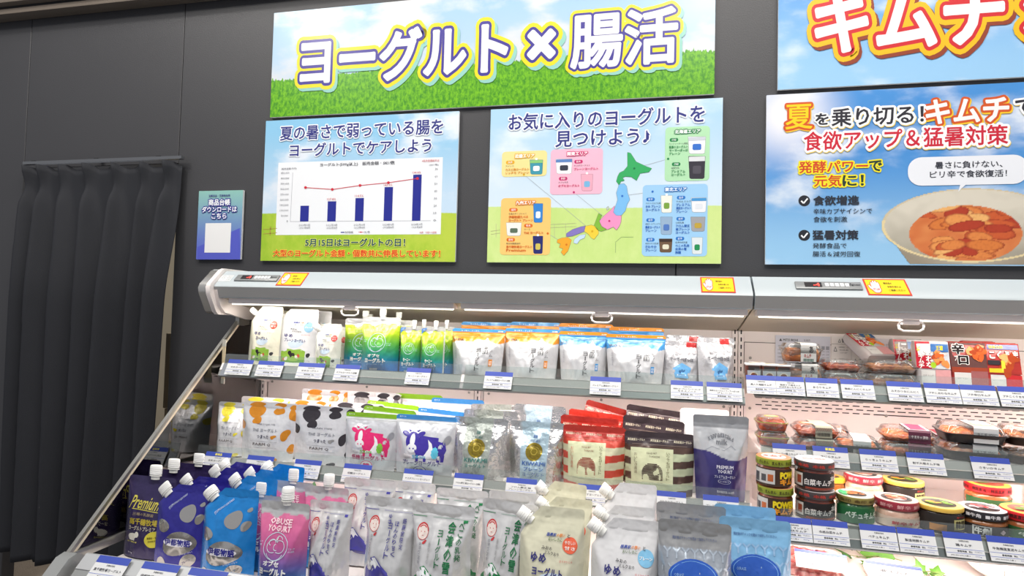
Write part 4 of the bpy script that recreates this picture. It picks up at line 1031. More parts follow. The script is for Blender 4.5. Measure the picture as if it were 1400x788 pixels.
# ---- pasture pouches with corner spout
def pasture(key, w, h, base, circ, words, small, d=.055):
    P = Pouch(w, h, d, cut=.30, taper=.02, seed=len(key), crump=.0008)
    P.skin(lambda u, v: base)
    NV = (54, 54, 120)
    for k, (s, c) in enumerate((('酪農家', (40, 70, 160)), ('の想い', (226, 130, 40)), ('と', (90, 90, 90)))): P.text(s, -.02+k*.30-(.05 if k == 2 else 0), .775, (.30, .26, .08)[k], .028, c, .02)
    P.text('おいしさに', .14, .738, .42, .026, (90, 120, 70), .015)
    P.blob(.60, .70, .23, circ, lay=1)
    ws = words.split('|')
    for k, s in enumerate(ws): P.text(s, .60, .70+.022*(len(ws)-1)-.044*k, .32 if len(ws) > 1 else .36, .028, (250, 246, 240), .02)
    P.text('みおの', -.10, .665, .32, .030, (60, 60, 66), .01, rot=-.1); P.text('ミルクおり', .06, .625, .44, .028, (60, 60, 66), .01, rot=-.08)
    if small == 2:
        P.text('ゆめ', -.34, .585, .46, .075, NV, .03, rot=-.06); P.text('ヨーグルト', -.05, .475, .92, .070, NV, .03, rot=-.05)
    else:
        P.text('ゆめ', -.30, .555, .40, .060, NV, .02, rot=-.06)
        P.text('プレーン ヨーグルト' if small == 1 else 'ヨーグルト', .02, .475, 1.0 if small == 1 else .78, .060, NV, .02, rot=-.05)
    P.text('甘さひかえめ', .50, .57, .40, .020, (206, 90, 90), 0)
    P.blob(.05, .42, .36, (206, 222, 236), lay=0, ratio=.5, wob=.1)
    # lawn with grazing cows
    P.poly([(-.62, .10), (.52, .10), (.54, .30), (.30, .335), (.0, .32), (-.3, .335), (-.62, .29)], (140, 182, 62), lay=0); P.poly([(-.62, .10), (.52, .10), (.52, .16), (-.1, .21), (-.62, .15)], (96, 150, 44), lay=1)
    for (x, z, r_, c, q) in ((-.06, .22, .13, (40, 34, 34), .9), (-.18, .26, .09, (44, 36, 36), 1.3), (-.16, .15, .07, (40, 34, 34), 1.2), (.06, .15, .06, (40, 34, 34), 1.4), (.14, .20, .07, (236, 230, 222), 1.2), (.24, .22, .07, (196, 84, 60), 1.1), (-.36, .17, .08, (226, 220, 210), 1), (-.48, .16, .05, (206, 90, 50), 1.2)):
        P.blob(x, z, r_, c, lay=2, ratio=q, wob=.14, seed=x*9)
    P.blob(.66, .235, .09, (50, 50, 54), lay=1, ratio=1.1, wob=.1); P.text('500g', .64, .14, .22, .02, (60, 60, 60)); P.rect(-.2, .5, .045, .075, (236, 234, 226))
    finish(key, P, M['film'], 'cut', .0125 if small < 2 else .0165, .022 if small < 2 else .026)
w, h = dims(336, 382, 414, -0.275, Z1); pasture('pasture_tall', w, h, (228, 226, 206), (226, 86, 70), 'やさしい|甘さ', 0)
w, h = dims(376, 434, 422, -0.275, Z1); pasture('pasture_plain', w, h, (228, 229, 232), (150, 196, 226), 'プレーン', 1)
w, h = dims(431, 466, 443, -0.285, Z1); pasture('pasture_small', w, h, (224, 224, 214), (214, 70, 66), 'やさしい|甘さ', 0, .045)
w, h = dims(710, 798, 695, -.76, ZD); pasture('pasture_cream', w, h, (214, 212, 188), (232, 104, 72), 'やさしい|甘さ', 2, .07)
w, h = dims(808, 903, 712, -.77, ZD); pasture('pasture_grey', w, h, (216, 216, 218), (130, 190, 226), 'プレーン', 2, .07)

# ---- apple-town pouches (straight spout, colour fade)
def apple(key, w, h, stops, txt, top=.88, moss=False, latin=False, d=.06, cap=.012):
    P = Pouch(w, h, d, taper=.03, seed=len(key)+3, crump=.0012, waist=.02)
    def col(u, v):
        e = top+.018*math.sin(u*9+1)+.022*math.sin(u*4)
        if moss and abs(u) > .93+.02*math.sin(v*20): return (206, 210, 206, .25)
        if v > e: return (206, 207, 208, .45)
        for (v0, c0), (v1, c1) in zip(stops[:-1], stops[1:]):
            if v <= v1: return mixc(c0, c1, (v-v0)/(v1-v0))+(.18,)
        return stops[-1][1]+(.18,)
    P.skin(col, 44, 64)
    WH = (240, 240, 238)
    if latin: P.text('OBUSE', .0, .800, .88, .058, (246, 216, 226), .03); P.text('YOGURT', .0, .728, .92, .058, (246, 216, 226), .03)
    else: P.text('OBUSE YOGURT', .04, .76, 1.0, .045, (206, 222, 120), .02)
    cz = .545 if latin else .555
    P.ring(.0, cz, .47, .025, mixc(WH, stops[1][1], .25))
    # an apple drawn in fine white lines inside the ring
    k = P.w/2/P.h
    for (cx, cy, r_, a0, a1) in ((-.12, 0, .22, .6, 5.2), (.14, 0, .22, -2.1, 2.5), (0, -.12, .34, 3.5, 5.9), (.1, .22, .14, .2, 3.3), (-.16, .12, .12, 0, 4.2), (.02, -.02, .12, 2, 5)):
        P.ring(cx, cz+cy*k, r_, .022, mixc(WH, stops[1][1], .2), a0=a0, a1=a1, n=16)
    P.line([(0, cz+.2*k), (.05, cz+.36*k)], .025, WH)
    for x, y_ in ((.62, cz-.01), (-.66, cz+.04)): P.text('ミルク', x, y_, .22, .02, mixc(WH, stops[1][1], .3)); P.text('の郷', x, y_-.03, .2, .02, mixc(WH, stops[1][1], .3))
    a, c = txt
    zz = .375 if latin else .33
    P.text(a, -.06, zz, .62, .055, WH, .04); P.text(c, .0, zz-.085, 1.06, .075, WH, .05)
    P.text('長野県産生乳を使用しています', 0, zz-.15, .9, .02, mixc(WH, stops[0][1], .3))
    P.rect(-.24, .14, .085, .115, WH); P.text('プレーン', -.05, .10, .3, .02, stops[0][1])
    if moss: P.poly([(-.98, .985), (-.5, .985), (-.98, .86)], (70, 130, 200), lay=1); P.text('小容量', -.80, .945, .22, .03, WH)
    finish(key, P, M['film'], .06 if not moss else .18, cap, (.030 if latin else .022) if not moss else .015)
GR = [(0, (26, 112, 196)), (.18, (30, 124, 196)), (.36, (48, 156, 130)), (.55, (98, 178, 66)), (.72, (176, 206, 30)), (1, (196, 216, 40))]
w, h = dims(494, 546, 434, -0.285, Z1); apple('apple_green', w, h, GR, ('オブセ', 'ヨーグルト'))
w, h = dims(575, 608, 447, -0.285, Z1); apple('apple_small', w, h, GR, ('モーニー', 'ヨーグルト'), .91, True, d=.045, cap=.008)
PK = [(0, (44, 130, 190)), (.16, (48, 124, 192)), (.34, (110, 96, 172)), (.55, (196, 92, 150)), (.75, (222, 112, 160)), (1, (226, 124, 166))]
w, h = dims(354, 421, 688, -.80, ZD); apple('apple_pink', w, h, PK, ('オブセ', 'ヨーグルト'), .86, False, True, d=.07, cap=.0165)

# ---- white pouches with coloured wave header
def wave(key, w, h, zone, strip):
    P = Pouch(w, h, .075, taper=.14, seed=len(key), crump=.0014, hv=.915)
    def col(u, v):
        if v >= .93: return strip+(.1,)
        e = .70+.05*abs(math.sin(u*3.4+.4))+(.06 if abs(u) < .35 else 0)*math.exp(-((u)/.2)**2)+.07*math.exp(-((u-.38)/.07)**2)
        if v > e: return zone+(.12,)
        return (224, 225, 228, .30)
    P.skin(col, 60, 72)
    P.text('YUDA', -.70, .775, .42, .05, (60, 50, 40), .03)
    K = (66, 66, 70)
    P.text('湯田', .40, .585, .20, .17, K, .01, vert=True); P.text('ヨーグルト', .13, .40, .17, .46, K, .015, vert=True)
    P.text('プレミアム', .62, .60, .12, .30, (100, 100, 106), 0, vert=True)
    P.text('岩手県産生乳', -.80, .52, .07, .26, (150, 150, 160), 0, vert=True)
    P.rect(.56, .68, .26, .40, zone); P.text('加糖', .62, .33, .08, .10, (250, 250, 250), 0, vert=True)
    for s, q in (('もっちり、すっきり。', -.3), ('加糖', .82)):
        put = Put(P.head, lambda x, y, l: P.P(x, y, l+1), 0); lettering(put, s, q, .958, .7 if q < 0 else .2, .026, (250, 250, 250), .01, (), 1)
    P.line([(-.97, .845), (.97, .845)], .012, mixc(zone, (255, 255, 255), .45)); P.line([(-.97, .86), (.97, .86)], .01, mixc(zone, (90, 70, 50), .3))
    finish(key, P, M['film'])
OR, BL = (232, 146, 36), (70, 150, 212)
w, h = dims(690, 766, 449, -0.275, Z1); wave('wave_orange', w, h, OR, BL)
w, h = dims(828, 910, 458, -0.275, Z1); wave('wave_blue', w, h, BL, OR)

# ---- silver-white pouch with blue pentagon
w, h = dims(903, 961, 466, -0.275, Z1)
P = Pouch(w, h, .06, taper=.10, seed=5, crump=.0022, hv=.86)
P.skin(lambda u, v: (212, 212, 216, .35))
P.text('草原のヨーグルト', -.05, .70, .8, .04, (110, 110, 116), .01); P.text('でーでーぽっぽ', .0, .61, 1.15, .085, (96, 98, 106), .02)
P.poly([(-.42, .42), (.02, .54), (.48, .44), (.36, .22), (-.30, .22)], (110, 174, 226), lay=0); P.blob(.03, .36, .14, (64, 110, 160), lay=1, ratio=.8, wob=.2)
P.poly([(-.2, .30), (.25, .30), (.25, .27), (-.2, .27)], (230, 240, 250), lay=1)
P.blob(.16, .14, .13, (206, 60, 60), lay=1, ratio=.5); P.text('加糖', .16, .14, .14, .03, (250, 240, 240))
put = Put(P.head, lambda x, y, l: P.P(x, y, l+1), 0); lettering(put, '■■', .45, .93, .42, .08, (206, 60, 60), .12, (), 1)
finish('pentagon', P, M['foil'])

# ---- spotted farm pouches
def spots(key, w, h, c, kind):
    P = Pouch(w, h, .075, taper=.08, seed=len(key), crump=.0013, hv=.87)
    P.skin(lambda u, v: (226, 227, 231, .25))
    for (u, v, r_, q, s, ro) in ((-.45, .83, .30, .9, 1, .2), (.36, .86, .24, .6, 3, -.2), (.88, .80, .16, 1.4, 5, .2), (-.94, .60, .17, 1.0, 2, .4), (.72, .46, .20, .8, 4, 1.0), (.92, .22, .14, 1.1, 6, 0), (.4, .03, .16, .5, 7, 0), (-.36, .68, .18, .8, 8, .5)):
        u2 = max(-.97, min(.97, u))
        P.blob(u2, v, r_*.86, c, lay=0, ratio=q, wob=.17, rot=ro, seed=s)
    b2 = Put(P.head, lambda x, y, l: P.P(x, y, l+.5), 0)
    for (x, z, a) in ((-.46, .95, .28), (.36, .95, .22), (.86, .93, .14)):
        pts = [(x+a*math.cos(t)*(1+.2*math.sin(2*t)), z+.045*math.sin(t)) for t in [2*PI*i/20 for i in range(20)]]
        P.head.add([P.P(p[0], min(.995, p[1]), .5) for p in pts], [tuple(range(20))], [L(c)]*20)
    K = (110, 112, 120)
    P.text(kind, .0, .625, .66, .026, K, .005); P.text('THE ヨーグルト', .0, .525, .92, .062, (120, 124, 134), .01); P.text('つまった', -.04, .415, .42, .060, (50, 50, 80), .02)
    P.blob(.34, .42, .10, c if c[0] > 60 else (150, 150, 150), lay=1, ratio=.6, wob=.25)
    P.text('FARM Q', -.04, .285, .66, .052, (110, 104, 104), .015); P.line([(-.5, .335), (.5, .335)], .012, (170, 170, 176)); P.line([(-.5, .235), (.5, .235)], .012, (170, 170, 176)); P.text('生乳のみでつくりました', 0, .16, .6, .024, (160, 160, 166))
    finish(key, P, M['film'])
w, h = dims(329, 405, 552, -0.390, Z2); spots('spots_orange', w, h, (206, 132, 26), 'CANE SUGAR TYPE')
w, h = dims(296, 352, 551, -0.340, Z2); spots('spots_yellow', w*1.1, h, (222, 208, 62), 'LEMON TYPE')
w, h = dims(398, 480, 557, -0.390, Z2); spots('spots_black', w, h, (50, 46, 52), 'PLAIN TYPE')

# ---- pouches with a cow and a coloured header
def cow(key, w, h, c, hc, name):
    P = Pouch(w, h, .075, taper=.10, seed=len(key), crump=.0013, hv=.925)
    P.skin(lambda u, v: (hc+(.1,)) if v >= .925 else ((238, 240, 240, .15) if v > .86 else (220, 222, 228, .35)), 44, 60)
    # cow: body, legs, head with ears, white blaze and muzzle
    P.poly([(-.22, .62), (-.02, .68), (.20, .665), (.50, .66), (.74, .60), (.80, .46), (.72, .35), (.52, .34), (.2, .32), (.0, .33), (-.16, .38), (-.30, .50)], c, lay=0)
    for x in (-.12, .14, .58, .70): P.poly([(x-.06, .38), (x+.06, .38), (x+.045, .27), (x-.045, .27)], c, lay=0)
    P.blob(-.32, .59, .22, c, lay=1, ratio=1.25); P.blob(-.57, .70, .14, c, lay=1, ratio=.5, rot=-.4); P.blob(-.07, .70, .14, c, lay=1, ratio=.5, rot=.4)
    for s in (-1, 1): P.poly([(-.32+s*.14, .725), (-.32+s*.22, .78), (-.32+s*.08, .745)], c, lay=1)
    P.blob(-.32, .60, .085, (232, 234, 238), lay=2, ratio=2.3); P.blob(-.32, .475, .17, (226, 228, 232), lay=2, ratio=.8); P.blob(-.38, .47, .025, c, lay=3); P.blob(-.26, .47, .025, c, lay=3)
    P.poly([(.10, .36), (.24, .52), (.18, .62), (.32, .56), (.42, .42), (.34, .34)], (228, 230, 234), lay=1); P.blob(.80, .62, .10, (150, 152, 160), lay=0, ratio=1.6, rot=-.4)
    P.poly([(-.6, .38), (-.3, .345), (0, .37), (.3, .345), (.62, .37), (.62, .30), (-.6, .30)], (230, 232, 236), lay=2)
    P.text('生乳90%', -.05, .345, .46, .055, (110, 176, 60) if hc[1] > hc[2] else (70, 160, 200), .02)
    st = [(.46+.13*(1 if i % 2 else .82)*math.cos(2*PI*i/20), .415+.13*(1 if i % 2 else .82)*math.sin(2*PI*i/20)*P.w/2/P.h*1.5) for i in range(20)]
    P.poly(st, (120, 190, 60) if hc[1] > hc[2] else (90, 190, 220), lay=3)
    P.text(name, .02, .245, 1.30, .080, mixc(c, (40, 30, 50), .35), .02); 
    P.blob(.0, .12, .23, c, lay=1, ratio=.62); P.blob(.0, .12, .205, (228, 230, 234), lay=2, ratio=.60); P.blob(.02, .122, .10, c, lay=3, ratio=.6, wob=.1); P.blob(-.09, .135, .04, c, lay=3)
    P.text('内容量 400g', .1, .045, .5, .02, (160, 160, 170)); P.line([(-.97, .885), (.97, .885)], .014, (196, 198, 204))
    put = Put(P.head, lambda x, y, l: P.P(x, y, l+1), 0); lettering(put, 'あけくち', -.78, .962, .22, .024, (250, 250, 250), .01, (), 1)
    finish(key, P, M['film'], head_label='lime green header strip' if hc[1] > hc[2] else 'blue header strip')
w, h = dims(468, 541, 566, -0.400, Z2); cow('cow_pink', w, h, (216, 38, 110), (142, 196, 40), '低糖ヨーグルト')
w, h = dims(539, 622, 569, -0.400, Z2); cow('cow_blue', w, h, (58, 44, 150), (66, 146, 216), 'プレーンヨーグルト')

# ---- crinkled silver pouches with a gold seal
def seal(key, w, h, band, tc, lines):
    P = Pouch(w, h, .075, taper=.12, seed=len(key)*3, crump=.0026)
    P.skin(lambda u, v: (band+(.15,)) if abs(u+.02) < .50 else (214, 214, 214, .85), 48, 56)
    P.text('回', .0, .77, .13, .045, tc, .02); P.text('フロム蔵王', .0, .70, .36, .035, tc, .01)
    P.blob(-.02, .53, .30, (150, 132, 40, .5), lay=1, ratio=1.08, wob=.02); P.ring(-.02, .53, .235, .03, (112, 98, 30), lay=2); P.ring(-.02, .53, .12, .03, (176, 158, 66), lay=2); P.ring(.0, .53, .18, .02, (186, 168, 76), lay=2, a0=.5, a1=2.2)
    for k, s in enumerate(lines): P.text(s, .0, .345-k*.085, (.86, .72 if len(lines) > 2 else .80, .80)[k], .062, tc, .015)
    P.text('加糖 プレーン', .05, .13, .5, .03, tc)
    finish(key, P, M['foil'])
w, h = dims(618, 693, 572, -0.400, Z2); seal('seal_grey', w, h, (158, 166, 160), (50, 116, 110), ('KIWAMI', 'ヨーグルト'))
w, h = dims(696, 773, 578, -0.400, Z2); seal('seal_blue', w, h, (168, 192, 206), (52, 92, 160), ('KIWAMI', 'プレーン', 'ヨーグルト'))

# ---- striped pouches
def stripes(key, w, h, c, head):
    P = Pouch(w, h, .08, taper=.06, seed=len(key)+1, crump=.0014, hv=.79)
    pale = (206, 204, 172) if c[0] > 120 else (196, 204, 170)
    def col(u, v):
        if v >= .79: return head+(.15,)
        ph = (v+.03*math.cos(u*1.5))*4.3
        return (c+(.15,)) if (ph % 1.0) < .5 else (pale+(.12,))
    P.skin(col, 44, 84)
    P.rect(-.82, .40, .19, .745, (208, 212, 176), lay=2)
    for (v, r0, r1) in [(.50-.022*i, -.50+.0*i, .10) for i in range(12)]:
        a = .30*math.sqrt(max(0, 1-((.50-.022*6-v)/.15)**2)) if v > .36 else .30
        P.line([(-.20-a, v), (-.20+a, v)], .028, mixc(c, (40, 20, 14), .35), lay=5)
    P.text('いつでもヨーグルト', .25, .48, .10, .44, (120, 116, 80), 0, vert=True); P.text('おいしさ直送', -.68, .50, .09, .34, mixc(c, (208, 212, 176), .3), 0, vert=True)
    P.text('YOGURT', -.22, .665, .30, .028, mixc(c, (90, 80, 60), .5)); P.text('TOKACHI', -.14, .615, .3, .028, mixc(c, (90, 80, 60), .5))
    put = Put(P.head, lambda x, y, l: P.P(x, y, l+1), 0)
    for q in (-.66, 0, .66): lettering(put, '奥羽産直ヨーグルト', q, .865, .50, .038, (236, 226, 200), .015, (), 1)
    P.line([(-.97, .80), (.97, .80)], .012, mixc(c, (220, 200, 180), .4))
    finish(key, P, M['film'])
w, h = dims(770, 856, 584, -0.400, Z2); stripes('stripe_red', w, h, (196, 66, 48), (178, 48, 36))
w, h = dims(854, 951, 593, -0.410, Z2); stripes('stripe_brown', w, h, (84, 62, 54), (66, 54, 58))

# ---- grey and navy pouch, plain white pouch
w, h = dims(945, 1022, 569, -0.380, Z2)
P = Pouch(w, h, .075, taper=.14, seed=6, crump=.0012, hv=.86)
def col(u, v):
    e = .545-.05*math.sin(u*2.6+.4)
    if v >= .86: return (150, 152, 156, .3)
    return (196, 198, 202, .25) if v > e else (58, 52, 112, .15)
P.skin(col, 40, 84)
for i, ch in enumerate('Kannagatake'):
    a = (i-5)/5; P.text(ch, a*.42, .775-.045*a*a, .075, .045, (110, 112, 120), .005, rot=-a*.35)
P.text('milk', .02, .70, .40, .065, (110, 112, 120), .01); P.text('YOGURT', .02, .645, .2, .018, (140, 142, 150))
P.line([(-.74, .58), (-.5, .61), (-.34, .64), (-.2, .625), (.1, .60), (.3, .645), (.36, .66), (.5, .62), (.8, .56)], .012, (130, 132, 142))
W2 = (226, 224, 236)
P.text('PREMIUM', .12, .415, .62, .038, W2, .02); P.text('YOGURT', .12, .365, .54, .038, W2, .02); P.text('プレミアムヨーグルト', .12, .305, .80, .036, W2, .01)
P.ring(.10, .25, .24, .015, W2, ratio=.36); P.text('ハードタイプ', .10, .25, .34, .022, W2); P.text('熊本県産生乳100%使用', .15, .13, .66, .028, W2, .01); P.text('種類別 発酵乳 内容量 500g', .12, .085, .6, .018, (190, 180, 210))
finish('grey_navy', P, M['film'])
w, h = dims(928, 996, 561, -.32, Z2)
P = Pouch(w, h, .06, taper=.06, seed=9, crump=.001); P.skin(lambda u, v: (240, 238, 238, .0), 20, 24); finish('white_plain', P, M['film'])

# ---- dark violet pouch with gold script
w, h = dims(157, 233, 657, -.745, ZD)
P = Pouch(w, h, .075, taper=.02, seed=4, crump=.0016); P.skin(lambda u, v: (58, 48, 92, .35))
GD = (216, 204, 90)
P.text('Premium', -.06, .675, 1.22, .15, GD, .012, res=3, shear=.35, rot=-.03); P.line([(-.8, .60), (.55, .575)], .02, GD)
P.text('三種の乳酸菌', -.08, .535, .90, .035, (150, 134, 110), .02); P.text('高千穂牧場', -.02, .445, 1.24, .075, (186, 168, 60), .03); P.text('ヨーグルトプレミアム', .0, .365, 1.3, .055, (196, 190, 170), .02)
P.blob(-.46, .255, .20, (226, 224, 214), lay=1, ratio=.55, wob=.1); P.rect(-.6, -.5, .21, .27, (226, 224, 214), lay=1); P.rect(-.42, -.32, .21, .27, (226, 224, 214), lay=1); P.blob(-.24, .285, .09, (226, 224, 214), lay=1); P.text('高千穂牧場', -.45, .19, .5, .02, (200, 190, 100), .01)
P.blob(.48, .245, .36, (206, 196, 70), lay=1, ratio=.68, rot=.15); P.text('無香料・無着色', .48, .265, .5, .03, (80, 74, 30), .01, rot=.1); P.text('安定剤不使用', .49, .225, .44, .025, (80, 74, 30), .01, rot=.1)
P.text('800g', -.5, .055, .22, .025, (200, 196, 210))
finish('violet', P, M['film'], .12, .0235, .026)

# ---- navy and azure pouches with silver lozenges
def lozenge(key, w, h, c):
    P = Pouch(w, h, .075, cut=.34, taper=.0, seed=len(key), crump=.0014)
    P.skin(lambda u, v: c+(.25,))
    S_ = (214, 210, 204)
    for (u, v, r_, q, s, ro) in ((.28, .655, .30, .95, 1, .7), (-.62, .475, .26, .75, 2, .0), (.05, .275, .62, .62, 30, .1), (.42, .07, .30, .75, 4, .6), (-.60, .02, .2, .8, 5, 0), (.72, .60, .14, 1.2, 6, -.6), (.78, .78, .10, .7, 7, .3)):
        P.blob(u, v, r_, S_, met=.85, lay=0, ratio=q, wob=.09, rot=ro, seed=s)
    P.blob(.0, .288, .56, (232, 232, 238), lay=4, ratio=.24, rot=.04)
    P.text('伊都物語', .0, .29, .98, .080, (50, 52, 140), .035)
    P.text('ITOMONOGATARI', -.28, .79, .62, .035, (206, 216, 236), .01, rot=.92); P.text('たべるヨーグルト', .36, .17, .5, .02, (226, 228, 236), .01, rot=.3); P.text('プレーン', .40, .075, .32, .03, mixc(c, (30, 30, 60), .3), .01, rot=.5)
    finish(key, P, M['film'], 'cut', .022, .022)
w, h = dims(203, 276, 666, -.745, ZD); lozenge('loz_navy', w, h, (50, 46, 150))
w, h = dims(274, 347, 669, -.745, ZD); lozenge('loz_azure', w, h, (30, 136, 216))

# ---- silvery snow-mountain pouches with a red portrait emblem
def snow(key, w, h, c, vert_a, vert_b, green, sweet):
    P = Pouch(w, h, .078, taper=.10, seed=len(key)+2, crump=.0019, hv=.885, waist=.07)
    P.skin(lambda u, v: (222, 222, 223, .42))
    P.line([(-.95, .875), (-.5, .872)], .018, c); P.line([(-.3, .872), (.9, .868)], .010, mixc(c, (200, 200, 205), .5)); P.rect(.70, .84, .845, .872, c)
    R_ = (186, 58, 62); fz = .735; k = P.w/2/P.h          # emblem: round face drawn in dark red line with a scarf
    P.blob(-.58, fz, .17, (222, 208, 202), lay=1, ratio=1.25); P.ring(-.58, fz, .19, .035, R_, lay=2, a0=.1, a1=3.05, ratio=1.3); P.ring(-.58, fz, .185, .014, R_, lay=2, a0=3.05, a1=6.4, ratio=1.2)
    P.ring(-.58, fz+.05*k, .13, .03, R_, lay=2, a0=.5, a1=2.6, n=12); P.blob(-.635, fz, .014, R_, lay=3); P.blob(-.525, fz, .014, R_, lay=3); P.line([(-.61, fz-.10*k), (-.55, fz-.10*k)], .012, R_, 3); P.blob(-.50, fz-.27*k, .075, R_, lay=2, ratio=.5, wob=.2, rot=.5)
    T_ = mixc(c, (30, 30, 40), .15)
    P.text('ヨーグルト', .02, .60, .15, .34, T_, .01, vert=True)
    if sweet: P.text(vert_a, .26, .62, .14, .34, T_, .012, vert=True); P.text(vert_b, .50, .67, .12, .30, T_, .008, vert=True); P.text('ゆき', -.02, .80, .13, .10, T_, .008, vert=True)
    else: P.text(vert_a, .36, .62, .24, .46, T_, .025, vert=True); P.text(vert_b, .68, .68, .17, .36, T_, .012, vert=True); P.text('香り高く', -.30, .56, .07, .2, (150, 150, 150), 0, vert=True)
    P.text('会津べこの乳', -.62, .545, .09, .2, (120, 120, 130), 0, vert=True)
    P.poly([(-.9, .08), (-.84, .28), (-.5, .43), (-.38, .445), (-.1, .36), (.1, .31), (.5, .22), (.8, .12), (.8, .08), (-.9, .08)], c, lay=1); P.poly([(-.66, .355), (-.46, .432), (-.36, .432), (-.12, .345), (-.26, .365), (-.32, .32), (-.42, .37), (-.52, .32)], (236, 238, 242), lay=3)
    finish(key, P, M['film'])
w, h = dims(497, 577, 683, -.745, ZD); snow('snow_violet', w, h, (76, 72, 162), 'ほんのり甘く', '酪農家限定', False, True)
w, h = dims(560, 647, 692, -.765, ZD); snow('snow_green', w, h, (30, 126, 72), '会津の雪', 'べこの乳発', True, False)

# ---- pouches with lattice pattern and blue oval
def lattice(key, w, h, base, hd, met):
    P = Pouch(w, h, .08, taper=.03, seed=len(key)+4, crump=.0016, hv=.80)
    P.skin(lambda u, v: hd if v >= .80 else base)
    k = P.w/2/P.h; ln = (210, 222, 234, .7) if met < .5 else (150, 186, 222, .2)
    for j in range(7):
        for i in range(-4, 5):
            x = i*.25+(.125 if j % 2 else 0); z = .765-j*.115
            if abs(x) > .95: continue
            P.line([(x, z-.13*k*1.2), (x, z)], .045, ln[:3], 0, ln[3]); 
            if abs(x-.1) < .9: P.line([(x, z), (x-.10, z+.10*k)], .045, ln[:3], 0, ln[3]); P.line([(x, z), (x+.10, z+.10*k)], .045, ln[:3], 0, ln[3])
    P.blob(-.05, .60, .68, (36, 84, 176), lay=3, ratio=.62); P.ring(-.05, .60, .62, .02, (110, 160, 220), lay=4, ratio=.60)
    P.text('OIRASE', -.44, .61, .26, .022, (140, 180, 226), .01)
    put = Put(P.head, lambda x, y, l: P.P(x, y, l+1), 0); lettering(put, '開封後はチャックを閉めて保存してください', .0, .865, 1.2, .024, mixc(hd[:3], (30, 50, 110), .6), .008, (), 1)
    finish(key, P, M['film'])
w, h = dims(900, 1001, 716, -.78, ZD); lattice('lattice_grey', w, h, (176, 184, 194, .5), (172, 173, 174, .55), .2)
w, h = dims(984, 1083, 713, -.73, ZD); lattice('lattice_blue', w, h, (128, 180, 220, .25), (130, 184, 224, .15), .7)

# ------------------------------------------------------------------ the rows on the shelves
G = 'yoghurt pouches on the top shelf'
stand('pasture_tall', 352, 396, 424, -.24, Z1, 'tall cream pouch with corner spout, half hidden behind the front cream one', G, ry=.05)
stand('pasture_tall', 343, 385, 419, -0.275, Z1, 'tall cream pouch with corner spout and red circle, leftmost on the top shelf', G, ry=.02)
stand('pasture_plain', 404, 448, 425, -.225, Z1, 'white pouch with pale blue circle, behind the front white pasture pouch on the top shelf', G, ry=.02)
stand('pasture_plain', 376, 434, 423, -0.270, Z1, 'white pasture pouch with corner spout and pale blue circle, top shelf front row', G)
stand('pasture_small', 440, 471, 447, -.23, Z1, 'small cream pouch mostly hidden, third back of the small pasture pouches', G)
stand('pasture_small', 408, 441, 443, -.265, Z1, 'small cream pouch with red circle, left of the two small pasture pouches', G)
stand('pasture_small', 431, 466, 443, -0.290, Z1, 'small cream pouch with red circle, right and front of the two small pasture pouches', G)
stand('apple_green', 482, 524, 440, -.19, Z1, 'large lime to blue pouch, its cap alone showing behind the other lime pouches', G)
stand('apple_green', 469, 521, 436, -.255, Z1, 'large lime to blue pouch behind and left of the front one on the top shelf', G)
stand('apple_green', 516, 564, 438, -.25, Z1, 'large lime to blue pouch behind and right of the front one on the top shelf', G)
stand('apple_green', 494, 546, 434, -0.288, Z1, 'large lime to blue pouch with white cap, front one on the top shelf', G)
stand('apple_small', 556, 588, 446, -.255, Z1, 'small lime pouch behind, its cap between the two small front ones', G)
stand('apple_small', 590, 622, 447, -.25, Z1, 'small lime to blue pouch, right rear one beside the orange-topped pouch', G)
stand('apple_small', 546, 578, 447, -0.285, Z1, 'small lime to blue pouch with blue corner, left front one', G)
stand('apple_small', 575, 608, 448, -0.300, Z1, 'small lime to blue pouch with blue corner, right front one', G)
stand('wave_orange', 630, 704, 441, -.20, Z1, 'orange-topped white pouch at the back, left of the two rear ones', G)
stand('wave_orange', 694, 764, 441, -.20, Z1, 'orange-topped white pouch at the back, right of the two rear ones', G)
stand('wave_orange', 617, 690, 450, -0.275, Z1, 'orange-topped white pouch, left one in the front row', G)
stand('wave_orange', 690, 766, 450, -0.275, Z1, 'orange-topped white pouch, right one in the front row', G)
stand('wave_blue', 763, 836, 443, -.20, Z1, 'blue-topped white pouch at the back, left one, showing its orange strip', G)
stand('wave_blue', 832, 906, 448, -.205, Z1, 'blue-topped white pouch at the back, right one, showing its orange strip', G)
stand('wave_blue', 764, 830, 454, -0.275, Z1, 'blue-topped white pouch, left one in the front row', G)
stand('wave_blue', 828, 910, 458, -0.280, Z1, 'blue-topped white pouch, right one in the front row', G)
stand('pentagon', 918, 956, 459, -.22, Z1, 'silvery white pouch with red tag, behind the front pentagon pouch', G)
stand('pentagon', 903, 961, 467, -0.275, Z1, 'silvery white pouch with blue pentagon, left one on the top shelf', G, ry=.03)
stand('pentagon', 955, 1000, 462, -0.275, Z1, 'silvery white pouch with blue pentagon, rightmost on the top shelf', G, rz=.25)
G = 'yoghurt pouches on the lower shelf'
stand('spots_yellow', 320, 402, 545, -.29, Z2, 'white pouch with yellow spots showing only its top, behind the orange-spotted pouch', G)
stand('spots_yellow', 296, 352, 551, -0.335, Z2, 'white pouch with yellow spots, leftmost on the lower shelf', G)
stand('spots_orange', 413, 474, 534, -.18, Z2, 'white pouch with orange spots, rearmost at the back panel', G)
stand('spots_orange', 394, 456, 549, -.30, Z2, 'white pouch with orange spots, top only, behind the black-spotted pouch', G)
stand('spots_orange', 329, 405, 552, -0.395, Z2, 'white pouch with orange spots, front row of the lower shelf', G)
stand('spots_black', 476, 541, 537, -.18, Z2, 'white pouch with black spots, rearmost at the back panel', G)
